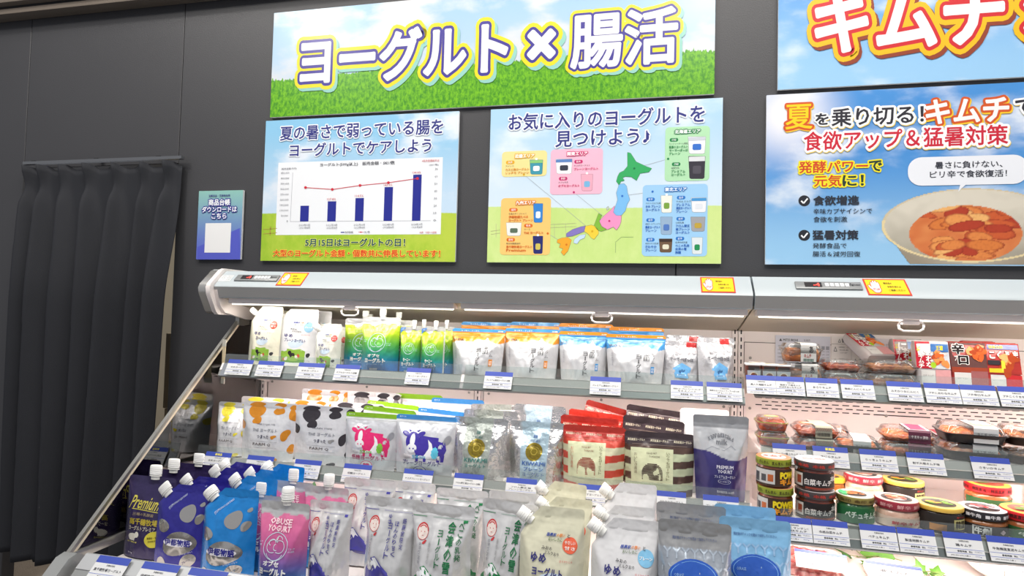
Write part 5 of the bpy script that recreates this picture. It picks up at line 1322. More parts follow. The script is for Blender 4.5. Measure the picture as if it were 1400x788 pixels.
stand('spots_black', 446, 520, 552, -.31, Z2, 'white pouch with black spots, in the middle row behind the front one', G)
stand('spots_black', 398, 480, 557, -0.395, Z2, 'white pouch with black spots, front row of the lower shelf', G)
stand('cow_pink', 534, 600, 541, -.18, Z2, 'pink cow pouch with lime header, rearmost', G)
stand('cow_pink', 494, 566, 552, -.27, Z2, 'pink cow pouch with lime header, third from the front', G, ry=.06)
stand('cow_pink', 490, 562, 559, -.345, Z2, 'pink cow pouch with lime header, second from the front', G, ry=.05)
stand('cow_pink', 468, 541, 566, -0.400, Z2, 'pink cow pouch with lime header, front one on the lower shelf', G)
stand('cow_blue', 588, 655, 546, -.18, Z2, 'blue cow pouch with blue header, rearmost', G)
stand('cow_blue', 566, 640, 562, -.31, Z2, 'blue cow pouch with blue header, middle one', G, ry=.05)
stand('cow_blue', 539, 622, 569, -0.400, Z2, 'blue cow pouch with blue header, front one on the lower shelf', G)
stand('seal_grey', 644, 718, 554, -.22, Z2, 'crinkled silver pouch with grey band, rearmost', G, rz=.2)
stand('seal_grey', 630, 704, 562, -.325, Z2, 'crinkled silver pouch with grey band, middle one', G)
stand('seal_grey', 618, 693, 572, -0.385, Z2, 'crinkled silver pouch with grey band and gold seal, front one', G)
stand('seal_blue', 701, 770, 556, -.31, Z2, 'crinkled silver pouch with pale blue band, rear one', G, rz=-.1)
stand('seal_blue', 696, 773, 578, -0.365, Z2, 'crinkled silver pouch with pale blue band and gold seal, front one', G)
stand('stripe_red', 788, 852, 554, -.19, Z2, 'red striped pouch, rearmost, its bright red top leaning', G, ry=.22)
stand('stripe_red', 770, 846, 564, -.265, Z2, 'red striped pouch, third from the front', G, ry=.08)
stand('stripe_red', 761, 842, 573, -.345, Z2, 'red striped pouch, second from the front', G, ry=.03)
stand('stripe_red', 770, 856, 584, -0.375, Z2, 'red and beige striped pouch, front one on the lower shelf', G)
stand('stripe_brown', 845, 928, 558, -.19, Z2, 'brown striped pouch, rearmost, only its top showing', G, ry=.10)
stand('stripe_brown', 848, 932, 573, -.32, Z2, 'brown striped pouch, middle one', G, ry=.07)
stand('stripe_brown', 854, 951, 593, -0.380, Z2, 'dark brown and pale striped pouch, front one on the lower shelf', G)
stand('white_plain', 928, 996, 561, -.31, Z2, 'plain white pouch behind the grey and navy pouch', G)
stand('grey_navy', 945, 1022, 569, -0.380, Z2, 'grey and navy pouch, rightmost on the lower yoghurt shelf', G)
G = 'yoghurt pouches on the bottom deck'
stand('violet', 236, 284, 640, -.585, ZD, 'dark violet pouch with white cap, third from the front at the left end', G)
stand('violet', 194, 256, 647, -.665, ZD, 'dark violet pouch with white cap, second from the front at the left end', G)
stand('violet', 168, 233, 657, -.735, ZD, 'dark violet pouch with gold script, front left corner of the deck', G)
stand('loz_navy', 292, 347, 634, -.515, ZD, 'navy pouch with corner spout, rearmost of the navy row', G, ry=.06)
stand('loz_navy', 270, 331, 644, -.59, ZD, 'navy pouch with corner spout, third from the front', G, ry=.04)
stand('loz_navy', 240, 305, 654, -.665, ZD, 'navy pouch with corner spout, second from the front', G)
stand('loz_navy', 206, 276, 666, -.745, ZD, 'navy pouch with silver lozenges and corner spout, front one', G)
stand('loz_azure', 350, 407, 636, -.515, ZD, 'azure pouch with corner spout, rearmost of the azure row', G, ry=.06)
stand('loz_azure', 322, 380, 645, -.59, ZD, 'azure pouch with corner spout, third from the front', G, ry=.03)
stand('loz_azure', 301, 367, 654, -.665, ZD, 'azure pouch with corner spout, second from the front', G, ry=.03)
stand('loz_azure', 274, 347, 669, -.745, ZD, 'azure pouch with silver lozenges and corner spout, front one', G)
stand('apple_pink', 414, 474, 667, -.61, ZD, 'pink to blue pouch with white cap, right rear one', G)
stand('apple_pink', 362, 422, 660, -.60, ZD, 'pink to blue pouch with white cap, left rear one', G)
stand('apple_pink', 314, 379, 680, -.71, ZD, 'pink to blue pouch with white cap, left one of the two in front', G)
stand('apple_pink', 354, 421, 688, -.80, ZD, 'pink to blue pouch with white cap, foremost', G)
stand('snow_violet', 467, 539, 657, -.57, ZD, 'silvery pouch with violet mountain, rear one, showing left of the middle', G)
stand('snow_violet', 535, 594, 661, -.55, ZD, 'silvery pouch with violet mountain, rear one, hidden behind the front pouches', G)
stand('snow_violet', 421, 481, 687, -.75, ZD, 'silvery pouch with violet lettering, left one in the front row next to the pink pouch', G)
stand('snow_violet', 497, 577, 683, -.745, ZD, 'silvery pouch with violet lettering, right one in the front row', G)
stand('snow_green', 594, 666, 671, -.60, ZD, 'silvery pouch with green lettering, rear one behind the green front pouch', G)
stand('snow_green', 666, 738, 675, -.615, ZD, 'silvery pouch with green lettering, rear one behind the right green pouch', G)
stand('snow_green', 560, 647, 692, -.765, ZD, 'silvery pouch with large green lettering, foremost in the middle of the deck', G)
stand('snow_green', 657, 720, 688, -.735, ZD, 'silvery pouch with green lettering, beside the cream spout pouch', G, ry=.06)
stand('pasture_cream', 728, 794, 660, -.535, ZD, 'cream pouch with corner spout, third from the front on the deck', G, ry=.06)
stand('pasture_cream', 732, 806, 682, -.635, ZD, 'cream pouch with corner spout, second from the front on the deck', G, ry=.03)
stand('pasture_cream', 710, 798, 695, -.765, ZD, 'cream pouch with corner spout and orange-red circle, front one on the deck', G)
stand('pasture_grey', 826, 895, 663, -.535, ZD, 'grey pouch with corner spout, third from the front on the deck', G)
stand('pasture_grey', 814, 894, 694, -.64, ZD, 'grey pouch with corner spout, second from the front on the deck', G)
stand('pasture_grey', 808, 903, 712, -.775, ZD, 'grey pouch with corner spout and pale blue circle, front one on the deck', G)
stand('lattice_grey', 900, 996, 692, -.62, ZD, 'silver grey lattice pouch, rear one', G)
stand('lattice_blue', 975, 1060, 695, -.60, ZD, 'light blue lattice pouch, rear one', G)
stand('lattice_blue', 984, 1083, 712, -.705, ZD, 'light blue lattice pouch with dark blue oval, front one', G)
stand('lattice_grey', 900, 1001, 716, -.79, ZD, 'silver grey lattice pouch with dark blue oval, front one', G)

# let neighbouring pouches stand clear of one another: fuller ones give way a little
from mathutils.bvhtree import BVHTree
def settle(items, rounds=18):
    bpy.context.view_layer.update()
    def tree(o):
        vs = []; ps = []
        for ch in o.children:
            b = len(vs); mw = ch.matrix_world; vs += [mw @ v.co for v in ch.data.vertices]; ps += [tuple(i+b for i in p.vertices) for p in ch.data.polygons]
        lo = [min(v[i] for v in vs) for i in range(3)]; hi = [max(v[i] for v in vs) for i in range(3)]
        return BVHTree.FromPolygons(vs, ps), lo, hi
    T = {o.name: tree(o) for o, _ in items}
    for k in range(rounds):
        hit = set()
        for a in range(len(items)):
            for b in range(a+1, len(items)):
                oa, ob = items[a][0], items[b][0]; ta, tb = T[oa.name], T[ob.name]
                if any(ta[1][i] > tb[2][i] or tb[1][i] > ta[2][i] for i in range(3)): continue
                if ta[0].overlap(tb[0]):
                    dx = oa.location.x-ob.location.x; dy = oa.location.y-ob.location.y
                    f, r = (oa, ob) if dy < 0 else (ob, oa)
                    for o in ((r,) if abs(dy) > .03 else (oa, ob)): o.scale.y = max(.30*o.scale.z, o.scale.y*(.82 if abs(dy) > .03 else .94)); hit.add(o)
                    if abs(dy) > .03: r.location.y = min(-.10, r.location.y+.003)
                    else:
                        s = .0012*(1 if dx > 0 else -1); oa.location.x += s; ob.location.x -= s
                    if abs(dy) <= .03: r.location.y += .002
        if not hit: break
        bpy.context.view_layer.update()
        for o in hit: T[o.name] = tree(o)
settle(stand.__defaults__[-1])
# ------------------------------------------------------------------ kimchi packs
def xw(l, r, py, y):
    a, c = on_y(l, py, y).x, on_y(r, py, y).x; return (a+c)/2, c-a
def lump(hx, hy, rad, z0, z1, pal, seed, n=26, amp=.006, parts=None):
    """a heap of dressed vegetable pieces filling a rounded-rectangle box."""
    b = MB(); vs = []; cs = []; fs = []
    for j in range(n+1):
        for i in range(n+1):
            u, v = -1+2*i/n, -1+2*j/n
            e = (abs(u)**5+abs(v)**5)**.2
            k = 1/max(1, e/max(abs(u), abs(v), 1e-6)) if e > 1e-6 else 1
            x, y = u*hx*k, v*hy*k
            edge = max(abs(u), abs(v))
            q = noise.noise((x*70+seed, y*70, seed*1.7)); q2 = noise.noise((x*170, y*110+seed, 4.2))
            z = z1+amp*q+amp*.5*q2-(z1-z0)*.5*smooth(.85, 1.0, edge)
            vs.append((x, y, z)); t = .5+.5*q+.25*q2
            t = max(0, min(.999, t))*(len(pal)-1); a = int(t); cs.append(L(mixc(pal[a], pal[a+1], t-a)))
    for j in range(n):
        for i in range(n): a = j*(n+1)+i; fs.append((a, a+1, a+n+2, a+n+1))
    b.add(vs, fs, cs)
    rim = [i for i in range(n+1)]+[(j*(n+1)+n) for j in range(1, n+1)]+[n*(n+1)+i for i in range(n-1, -1, -1)]+[j*(n+1) for j in range(n-1, 0, -1)]
    m = len(b.v); b.add([(vs[k][0]*.93, vs[k][1]*.93, z0) for k in rim], [], mixc(pal[0], (40, 20, 10), .2))
    for i in range(len(rim)):
        a, c = rim[i], rim[(i+1) % len(rim)]; b.f.append((c, a, m+i, m+(i+1) % len(rim))); b.m.append(0)
    b.f.append(tuple(m+i for i in range(len(rim)))); b.m.append(0)
    return b
RED = [(120, 36, 18), (176, 62, 30), (206, 100, 50), (226, 140, 80)]
BRN = [(110, 52, 24), (160, 86, 40), (200, 130, 72), (222, 168, 110)]
ORG = [(170, 66, 24), (214, 98, 40), (236, 140, 74), (240, 172, 110)]
def band(hx0, hy, z0, z1, wd, fn, parent, name='paper_band', x0=0.0):
    """paper sleeve running over the pack from front to back."""
    b = MB(); t = .0008
    pts = [(-hy-t, z0), (-hy-t, z1-.004), (-hy+.004, z1+t), (hy-.004, z1+t), (hy+t, z1-.004), (hy+t, z0)]
    for p, q in zip(pts[:-1], pts[1:]): b.add([(x0-wd, p[0], p[1]), (x0+wd, p[0], p[1]), (x0+wd, q[0], q[1]), (x0-wd, q[0], q[1])], [(0, 1, 2, 3)], fn('base'))
    top = Put(b, lambda x, y, l: (x0+x*wd, y*(hy-.004), z1+t+.0006+l*.0002), 0); fr = Put(b, lambda x, y, l: (x0+x*wd, -hy-t-.0005-l*.0002, (z0+z1)/2+y*(z1-z0)/2), 0)
    fn('print', b, top, fr)
    return b.build(name, M['paper'], parent, ang=0)
PACK = {}
def pack(key, w, dp, h, pal, tray=None, sleeve=None, rad=.02, fill=.62, lidh=.45, sticker=None):
    w *= .92; dp *= .94; e = bpy.data.objects.new('kimchi_pack', None); hx, hy = w/2, dp/2; zr = h*(1-lidh)
    if tray: b = MB(); b.loft([(hx*.80, hy*.80, rad*.8, 0), (hx*.84, hy*.84, rad*.8, .001), (hx*.95, hy*.95, rad, zr-.003), (hx, hy, rad, zr-.002), (hx, hy, rad, zr), (hx*.94, hy*.94, rad, zr), (hx*.84, hy*.84, rad*.8, .004)], tray, top=True); b.build('tray', M['plastic'], e)
    else: b = MB(); b.loft([(hx*.80, hy*.80, rad*.8, 0), (hx*.95, hy*.95, rad, zr-.003), (hx, hy, rad, zr-.002), (hx, hy, rad, zr)], (240, 240, 240), top=False); b.build('clear_base', M['shell'], e)
    f = lump(hx*.90, hy*.90, rad, .004, zr*.86+h*.22*fill, pal, len(key)*3.1, amp=.005 if h < .05 else .004); f.build('kimchi', M['food'], e, ang=50)
    b = MB(); b.loft([(hx, hy, rad, zr+.0006), (hx, hy, rad, zr+.003), (hx*.92, hy*.92, rad, zr+.004), (hx*.86, hy*.86, rad, h-.003), (hx*.82, hy*.82, rad, h), (hx*.5, hy*.5, rad*.6, h+.0004)], (240, 240, 240), bot=False); b.build('clear_lid', M['shell'], e, ang=40)
    if sleeve: band(hx, hy*.9, h*.08, h+.0012, sleeve[1], sleeve[0], e, x0=sleeve[2])
    if sticker:
        b = MB(); n = 22; b.add([(sticker[1]*hx*.75+sticker[2]*math.cos(2*PI*i/n), sticker[2]*.7*math.sin(2*PI*i/n), h+.0012) for i in range(n)], [tuple(range(n))], sticker[0]); b.add([(sticker[1]*hx*.75+sticker[2]*.72*math.cos(2*PI*i/n), sticker[2]*.5*math.sin(2*PI*i/n), h+.0016) for i in range(n)], [tuple(range(n))], mixc(sticker[0], (255, 250, 240), .6)); b.build('round_sticker', M['paper'], e, ang=0)
    PACK[key] = e; e['h'] = h
def put_pack(key, l, r, py, y, z, label, group, rz=0.0, used=set(), cat='food pack', rx=0.0):
    x, w = xw(l, r, py, y); e = PACK[key]
    if key in used: return dup(e, (x, y, z), (rx, 0, rz), 1.0, label, group)
    used.add(key); COL.objects.link(e); e.location = (x, y, z); e.rotation_euler = (rx, 0, rz); return tag(e, label, cat, group)
def sleeve_ami(k, b=None, top=None, fr=None):
    if k == 'base': return (206, 204, 200)
    lettering(fr, 'あ', .35, .35, .5, .7, (50, 40, 40), .03); lettering(fr, 'キムチ', -.1, -.35, .9, .45, (160, 60, 50), .02, (), 1); lettering(fr, '|||||||', 0, -.82, 1.2, .3, (60, 100, 90), .05, (), 1)
    lettering(top, 'あみ', 0, 0, 1.0, .5, (50, 40, 40), .03)
def sleeve_white(c, s, txt=(80, 76, 80)):
    def f(k, b=None, top=None, fr=None):
        if k == 'base': return (214, 214, 214)
        b.add([top(-.9, -.8, 0), top(.9, -.8, 0), top(.9, .1, 0), top(-.9, .1, 0)], [(0, 1, 2, 3)], c)
        lettering(top, s, 0, -.3, 1.3, .4, (244, 240, 236), .02, (), 1); lettering(top, '国産野菜使用', 0, .5, 1.3, .2, (190, 90, 80), 0, (), 1); lettering(fr, 'キムチ 150g', 0, 0, 1.4, .5, txt, .01, (), 1)
    return f
def sleeve_plum(k, b=None, top=None, fr=None):
    if k == 'base': return (96, 44, 66)
    b.add([top(-.97, -.99, 0), top(.97, -.99, 0), top(.97, .99, 0), top(-.97, .99, 0)], [(0, 1, 2, 3)], (236, 232, 232)); b.add([top(-.75, -.9, 1), top(.75, -.9, 1), top(.75, .95, 1), top(-.75, .95, 1)], [(0, 1, 2, 3)], (212, 60, 96))
    lettering(top, 'キムチ', 0, .1, .9, .8, (244, 220, 224), .03); lettering(fr, 'やまちゃ漬物', 0, 0, 1.5, .45, (236, 224, 228), .02, (), 1)
def sleeve_net(k, b=None, top=None, fr=None):
    if k == 'base': return (176, 172, 150)
    for i in range(8): lettering(fr, '◇', -.85+i*.24, .45, .24, .7, (120, 40, 40), .02, (), 1)
    lettering(fr, '|||||||||', 0, -.4, 1.4, .6, (50, 50, 50), .03, (), 1)
G = 'kimchi packs on the upper kimchi shelf'
ZK = 1.158+.0008
# small cups with white lids
for i, (l, r, py, y, lb) in enumerate(((1024, 1046, 486, -.235, 'small square kimchi cup with white lid, behind the three front cups'), (1018, 1040, 505, -.300, 'small square kimchi cup with white lid, left one of the front three'), (1040, 1060, 505, -.300, 'small square kimchi cup with white lid, middle one of the front three'), (1059.5, 1079, 505, -.300, 'small square kimchi cup with white lid, right one of the front three'))):
    x, w = xw(l, r, py, y)
    if i == 0:
        t0 = thing('kimchi_cup', lb, 'food cup', (x, y, ZK), G); w *= .93; b = MB(); hx = w/2
        b.loft([(hx*.84, hx*.84, .006, 0), (hx*.9, hx*.9, .006, .010), (hx*.985, hx*.985, .006, .046)], (110, 60, 44)); 
        b.add([(-hx*.8, -hx*.93-.002, .008), (hx*.8, -hx*.93-.002, .008), (hx*.86, -hx*.99-.002, .032), (-hx*.86, -hx*.99-.002, .032)], [(0, 1, 2, 3)], (196, 200, 208)); n = 18
        b.add([(.01*math.cos(2*PI*k/n)*hx*55, -hx*.99-.0028, .018+.0095*math.sin(2*PI*k/n)) for k in range(n)], [tuple(range(n))], (236, 226, 210)); b.add([(.008*math.cos(2*PI*k/n)*hx*50, -hx*.99-.0034, .018+.0072*math.sin(2*PI*k/n)) for k in range(n)], [tuple(range(n))], (130, 70, 40))
        b.add([(-hx*.7, -hx*1.0-.0022, .033), (hx*.7, -hx*1.0-.0022, .033), (hx*.72, -hx*1.01-.0022, .044), (-hx*.72, -hx*1.01-.0022, .044)], [(0, 1, 2, 3)], (60, 54, 52))
        b.build('cup', M['plastic'], t0)
        b = MB(); b.loft([(hx*1.02, hx*1.02, .007, .0465), (hx*1.03, hx*1.03, .007, .050), (hx*.98, hx*.98, .006, .0515), (hx*.9, hx*.9, .006, .051)], (240, 238, 236)); n = 16; b.add([(hx*.5*math.cos(2*PI*k/n), hx*.4*math.sin(2*PI*k/n), .0516) for k in range(n)], [tuple(range(n))], (226, 176, 120)); b.build('lid', M['plastic'], t0)
    else: dup(t0, (x, y, ZK), (0, 0, 0), 1.0, lb, G)
x, w = xw(1066, 1126, 500, -.31); pack('tub', w, .10, .056, BRN, None, (sleeve_ami, .021, .012), .02, .5, .28)
put_pack('tub', 1066, 1126, 512, -0.278, ZK, 'clear tub of brown kimchi with a paper band, lower one of the two stacked', G)
put_pack('tub', 1062, 1127, 485, -0.278, ZK+.059, 'clear tub of brown kimchi with a paper band, upper one of the two stacked', G)
x, w = xw(1118, 1177, 505, -.29); pack('shell_s', w, .115, .034, RED, None, None, .026, .8, .5)
put_pack('shell_s', 1118, 1177, 512, -0.263, ZK, 'clear shell of reddish kimchi, lower one of the left stack of two', G); put_pack('shell_s', 1118, 1176, 498, -0.263, ZK+.036, 'clear shell of reddish kimchi, upper one of the left stack of two', G)
x, w = xw(1178, 1255, 505, -.29); pack('shell_l', w, .13, .036, BRN, None, None, .03, .9, .5)
put_pack('shell_l', 1177, 1254, 515, -0.253, ZK, 'wide clear shell of brown kimchi, lower one of the right stack of two', G); put_pack('shell_l', 1176, 1252, 497, -0.253, ZK+.038, 'wide clear shell of brown kimchi, upper one of the right stack of two', G)
# flat printed packs that lean back
def flat_pack(key, w, h, fn):
    e = bpy.data.objects.new('kimchi_packet', None); b = MB()
    b.loft([(w/2, .016, .006, 0), (w/2, .019, .008, .01), (w/2*.99, .018, .008, h-.012), (w/2*.97, .010, .006, h)], fn('base'))
    put = Put(b, lambda x, y, l: (x*w/2, -.0195-.0002*l-(.0006 if .1 < y < .9 else -.004*smooth(.9, 1, y)), y*h), 0)
    def q(x0, x1, y0, y1, c, lay=0): b.add([put(x0, y0, lay), put(x1, y0, lay), put(x1, y1, lay), put(x0, y1, lay)], [(0, 1, 2, 3)], c)
    def bl(x, y, r_, c, lay=1, ry=None, wob=.12, seed=0):
        n = 22; b.add([put(x+r_*math.cos(2*PI*i/n)*(1+wob*math.sin(4*PI*i/n+seed)), y+(ry or r_*.5)*math.sin(2*PI*i/n)*(1+wob*math.cos(6*PI*i/n+seed)), lay) for i in range(n)], [tuple(range(n))], c)
    fn('print', b, put, q, bl); b.build('packet', M['film'], e, ang=40); PACK[key] = e
def food(bl, cx, cy, s, lay, n=9, pal=ORG, sd=1):
    rn = random.Random(sd)
    for k in range(n): bl(cx+rn.uniform(-s, s), cy+rn.uniform(-s, s)*.4, rn.uniform(.35, .6)*s, rn.choice(pal), lay+k*.4, rn.uniform(.12, .26)*s, .2, k)
def f_red(k, b=None, put=None, q=None, bl=None):
    if k == 'base': return (196, 190, 190, .2)
    q(-.99, -.12, .36, .97, (178, 24, 44)); q(-.12, .95, .36, .97, (196, 200, 206)); q(-.1, .9, .74, .92, (54, 106, 170), 1); lettering(put, '王道', .4, .83, .4, .10, (240, 220, 60), .03, (), 1)
    food(bl, .40, .60, .36, 2, 10, ORG, 4); W2 = (246, 244, 242)
    lettering(put, 'に', -.45, .80, .5, .18, W2, .04); lettering(put, 'おわな', -.20, .58, .42, .40, W2, .035, (), 2, vert=True); lettering(put, 'キムチ', -.70, .53, .3, .34, W2, .03, (), 2, vert=True); lettering(put, 'プチ', -.82, .80, .22, .12, (246, 216, 40), .03, (), 1, vert=True)
    bl(-.02, .44, .16, (160, 200, 40), 4, .07, 0); q(-.75, .05, .02, .32, (206, 206, 204), 1); lettering(put, '名称 キムチ', -.35, .2, .6, .05, (120, 120, 120), 0, (), 1); q(.08, .95, .02, .34, (206, 150, 152), 1)
def f_dark(k, b=None, put=None, q=None, bl=None):
    if k == 'base': return (150, 40, 34, .1)
    q(-.98, .98, .36, .97, (96, 60, 56)); food(bl, .45, .78, .40, 1, 10, ORG, 6); q(-.96, .96, .30, .42, (150, 60, 34), 1)
    lettering(put, '辛', -.55, .83, .62, .22, (34, 26, 26), .05, [(.10, (240, 236, 232))]); lettering(put, '口', -.30, .58, .5, .17, (34, 26, 26), .05, [(.10, (240, 236, 232))]); lettering(put, 'プチ', -.62, .62, .3, .12, (240, 236, 232), .03)
    q(-.85, .05, .02, .30, (206, 206, 204), 2); lettering(put, '名称 キムチ', -.4, .18, .6, .05, (110, 110, 110), 0, (), 1); q(.06, .96, .02, .34, (150, 90, 90), 2); lettering(put, '韓国風キムチ', -.4, .36, .6, .05, (240, 220, 200), 0, (), 1)
def f_orange(k, b=None, put=None, q=None, bl=None):
    if k == 'base': return (190, 60, 56, .1)
    q(-.98, .98, .30, .98, (160, 44, 36)); q(-.85, .9, .84, .95, (50, 64, 140), 1); lettering(put, '国産白菜', -.35, .895, .8, .07, (240, 214, 70), .02, (), 1)
    food(bl, .40, .50, .48, 1, 12, ORG, 9); q(-.9, -.2, .50, .60, (50, 46, 50), 4); q(-.85, .1, .33, .42, (222, 196, 40), 4); q(-.14, .08, .36, .60, (240, 216, 60), 5)
    lettering(put, 'こくうま', .05, .72, 1.6, .17, (246, 242, 236), .05, [(.10, (120, 30, 20))]); lettering(put, '熟うま辛', -.1, .47, .14, .2, (70, 50, 20), .01, (), 1, vert=True)
    q(-.8, .05, .02, .28, (206, 206, 204), 2); lettering(put, '名称 キムチ', -.4, .18, .6, .05, (110, 110, 110), 0, (), 1); q(.08, .96, .02, .28, (186, 40, 44), 2)
LEAN = -.17
for key, l, r, fn in (('pk_red', 1250, 1299, f_red), ('pk_dark', 1297, 1349, f_dark), ('pk_orange', 1344, 1394, f_orange)):
    x, w = xw(l, r, 505, -.30); flat_pack(key, w*.985, .128, fn)
put_pack('pk_red', 1187, 1222, 490, -.205, ZK+.070, 'red and white kimchi packet, leftmost, lying tilted at the back', G, rx=-1.05, rz=.35)
put_pack('pk_red', 1222, 1264, 490, -.172, ZK+.007, 'red and white kimchi packet leaning behind the front red one', G, rx=-.18, rz=.1)
put_pack('pk_orange', 1318, 1362, 490, -.172, ZK+.007, 'red kimchi packet at the back, only its top edge showing', G, rx=-.18)
put_pack('pk_red', 1250, 1299, 505, -0.263, ZK+.006, 'red and white kimchi packet with large white letters, front left of the three', G, rx=LEAN)
put_pack('pk_dark', 1297, 1349, 505, -0.263, ZK+.006, 'dark kimchi packet with black brush letter, front middle of the three', G, rx=LEAN)
put_pack('pk_orange', 1345, 1395, 508, -0.263, ZK+.006, 'orange and red kimchi packet with dark blue top bar, front right of the three', G, rx=LEAN)

# middle shelf
G = 'kimchi packs on the middle kimchi shelf'; ZK = .972+.0008
x, w = xw(1030, 1078, 590, -.36); pack('tubred', w, .10, .040, RED, None, None, .022, .9, .36, ((226, 196, 60), 0, .02))
b = MB(); b.loft([(w/2*.92*.97, .0485*.94, .022, .0262), (w/2*.92*.97, .0485*.94, .022, .0290)], (206, 200, 40), bot=False, top=False); b.build('yellow_rim', M['plastic'], PACK['tubred'])
put_pack('tubred', 1030, 1080, 605, -0.306, ZK, 'clear tub of red kimchi with yellow rim, lower one of the left stack', G); put_pack('tubred', 1029, 1079, 580, -0.306, ZK+.043, 'clear tub of red kimchi with yellow rim, upper one of the left stack', G)
x, w = xw(1080, 1148, 592, -.34); pack('box_net', w, .12, .034, RED, None, (sleeve_net, .022, .012), .03, .9, .42, ((214, 120, 60), -.4, .024))
put_pack('box_net', 1081, 1148, 607, -0.310, ZK, 'clear kimchi box with patterned band, lower one of the stack of two', G); put_pack('box_net', 1080, 1147, 590, -0.310, ZK+.036, 'clear kimchi box with patterned band, upper one of the stack of two', G)
x, w = xw(1146, 1213, 590, -.33); pack('tray_blk', w, .12, .040, ORG, (36, 34, 36), (sleeve_white((222, 190, 170), '白菜'), .022, .010), .02, .8, .45)
PZ = [(226, 224, 222), (236, 236, 234)]
put_pack('tray_blk', 1100, 1168, 570, -.15, ZK, 'black tray of kimchi with grey paper band, at the back near the panel', G, rz=-.25)
bq = MB(); 
put_pack('tray_blk', 1138, 1202, 600, -0.310, ZK, 'black tray of kimchi with grey and white paper band, in front beside the plum-banded one', G, rz=-.18)
x, w = xw(1198, 1278, 595, -.33); pack('tray_plum', w, .13, .036, ORG, None, (sleeve_plum, .026, .022), .03, 1.0, .5)
put_pack('tray_plum', 1200, 1276, 610, -0.310, ZK, 'clear tray of orange kimchi with plum band, lower one of the stack', G, rz=-.15); put_pack('tray_plum', 1199, 1277, 590, -0.305, ZK+.038, 'clear tray of orange kimchi with pink and plum band, upper one of the stack', G, rz=-.15)
put_pack('tray_plum', 1240, 1310, 590, -.135, ZK, 'clear tray of orange kimchi, behind the stacked plum-banded trays', G, rz=-.15)
x, w = xw(1276, 1376, 595, -.33); pack('tray_big', w*.94, .14, .046, ORG, (34, 32, 34), (sleeve_white((226, 150, 110), '辛口'), .028, .020), .026, .8, .45)
put_pack('tray_big', 1276, 1372, 612, -0.295, ZK, 'large black kimchi tray with grey band, lower one of the stack at the right', G, rz=-.12); put_pack('tray_big', 1276, 1374, 585, -0.300, ZK+.048, 'large black kimchi tray with white and grey band, upper one at the right', G, rz=-.12)
x, w = xw(1362, 1440, 595, -.33); pack('tray_end', w, .13, .046, BRN, (60, 40, 30), None, .03, .8, .5, ((206, 70, 60), .1, .03))
put_pack('tray_end', 1364, 1444, 620, -0.300, ZK, 'clear-lidded brown kimchi box at the right edge, lower one', G, rz=-.1); put_pack('tray_end', 1362, 1442, 590, -0.295, ZK+.048, 'clear-lidded brown kimchi box with red sticker at the right edge, upper one', G, rz=-.1)

# ------------------------------------------------------------------ jars on the lowest kimchi shelf
M['jar'] = vmat('jar_wall', rough=.12, metal=False, bump=.25, bscale=120, coat=.8)
def jar(key, w, h, lidh, body, lid, lidtop, wrap=None, fat=1.0, pal=None):
    w *= .93; e = bpy.data.objects.new('kimchi_jar', None); r = w/2; hb = h-lidh
    b = MB(); rb = r*fat
    b.lathe([(0, 0), (rb*.88, 0), (rb*.97, .003), (rb, .010), (rb, hb*.45), (rb*.99, hb*.78), (rb*.93, hb*.92), (r*.86, hb), (r*.86, hb+.002)], body)
    if pal:
        for i, p in enumerate(b.v):
            if p[2] > .002: b.c[i] = L(mixc(pal[0], pal[1], .5+.8*noise.noise((p[0]*60, p[1]*60, p[2]*90+len(key)))))
    b.build('jar_body', M['jar'], e, ang=50)
    b = MB(); z0 = hb+.001; prof = [(r*.86, z0), (r*.985, z0, lid), (r, z0+.0015, lid), (r, h-.003, lid), (r*.985, h-.0008, lid), (r*.95, h, lidtop[0])]
    for i, c in enumerate(lidtop): prof += [(r*(.93-.93*i/len(lidtop)), h, c), (r*(.93-.93*(i+1)/len(lidtop))+.0004, h+.0001*(i+1), c)]
    prof += [(0, h+.0002*len(lidtop), lidtop[-1])]
    b.lathe(prof, lid, n=48); b.build('lid', M['plastic'], e, ang=40)
    if wrap:
        b = MB(); R_ = rb+.0007; z0, z1 = hb*wrap[1], hb*wrap[2]; A = wrap[3]; n = 30
        def P(x, y, l): a = -PI/2+x*A; return ((R_+.0004*l)*math.cos(a), (R_+.0004*l)*math.sin(a), z0+(z1-z0)*(y+1)/2)
        vs = []; fs = []
        for i in range(n+1): vs += [P(-1+2*i/n, -1, 0), P(-1+2*i/n, 1, 0)]
        for i in range(n): fs.append((2*i, 2*i+2, 2*i+3, 2*i+1))
        b.add(vs, fs, wrap[0])
        def q(x0, x1, y0, y1, c, lay=1):
            m = 8; v2 = []; f2 = []
            for i in range(m+1): v2 += [P(x0+(x1-x0)*i/m, y0, lay), P(x0+(x1-x0)*i/m, y1, lay)]
            for i in range(m): f2.append((2*i, 2*i+2, 2*i+3, 2*i+1))
            b.add(v2, f2, c)
        wrap[4](b, Put(b, lambda x, y, l: P(x, y, 2+l*.5), 0), q); b.build('wrap_label', M['paper'], e, ang=60)
    # marks around the lid's edge and on its top
    PACK[key] = e; e['h'] = h
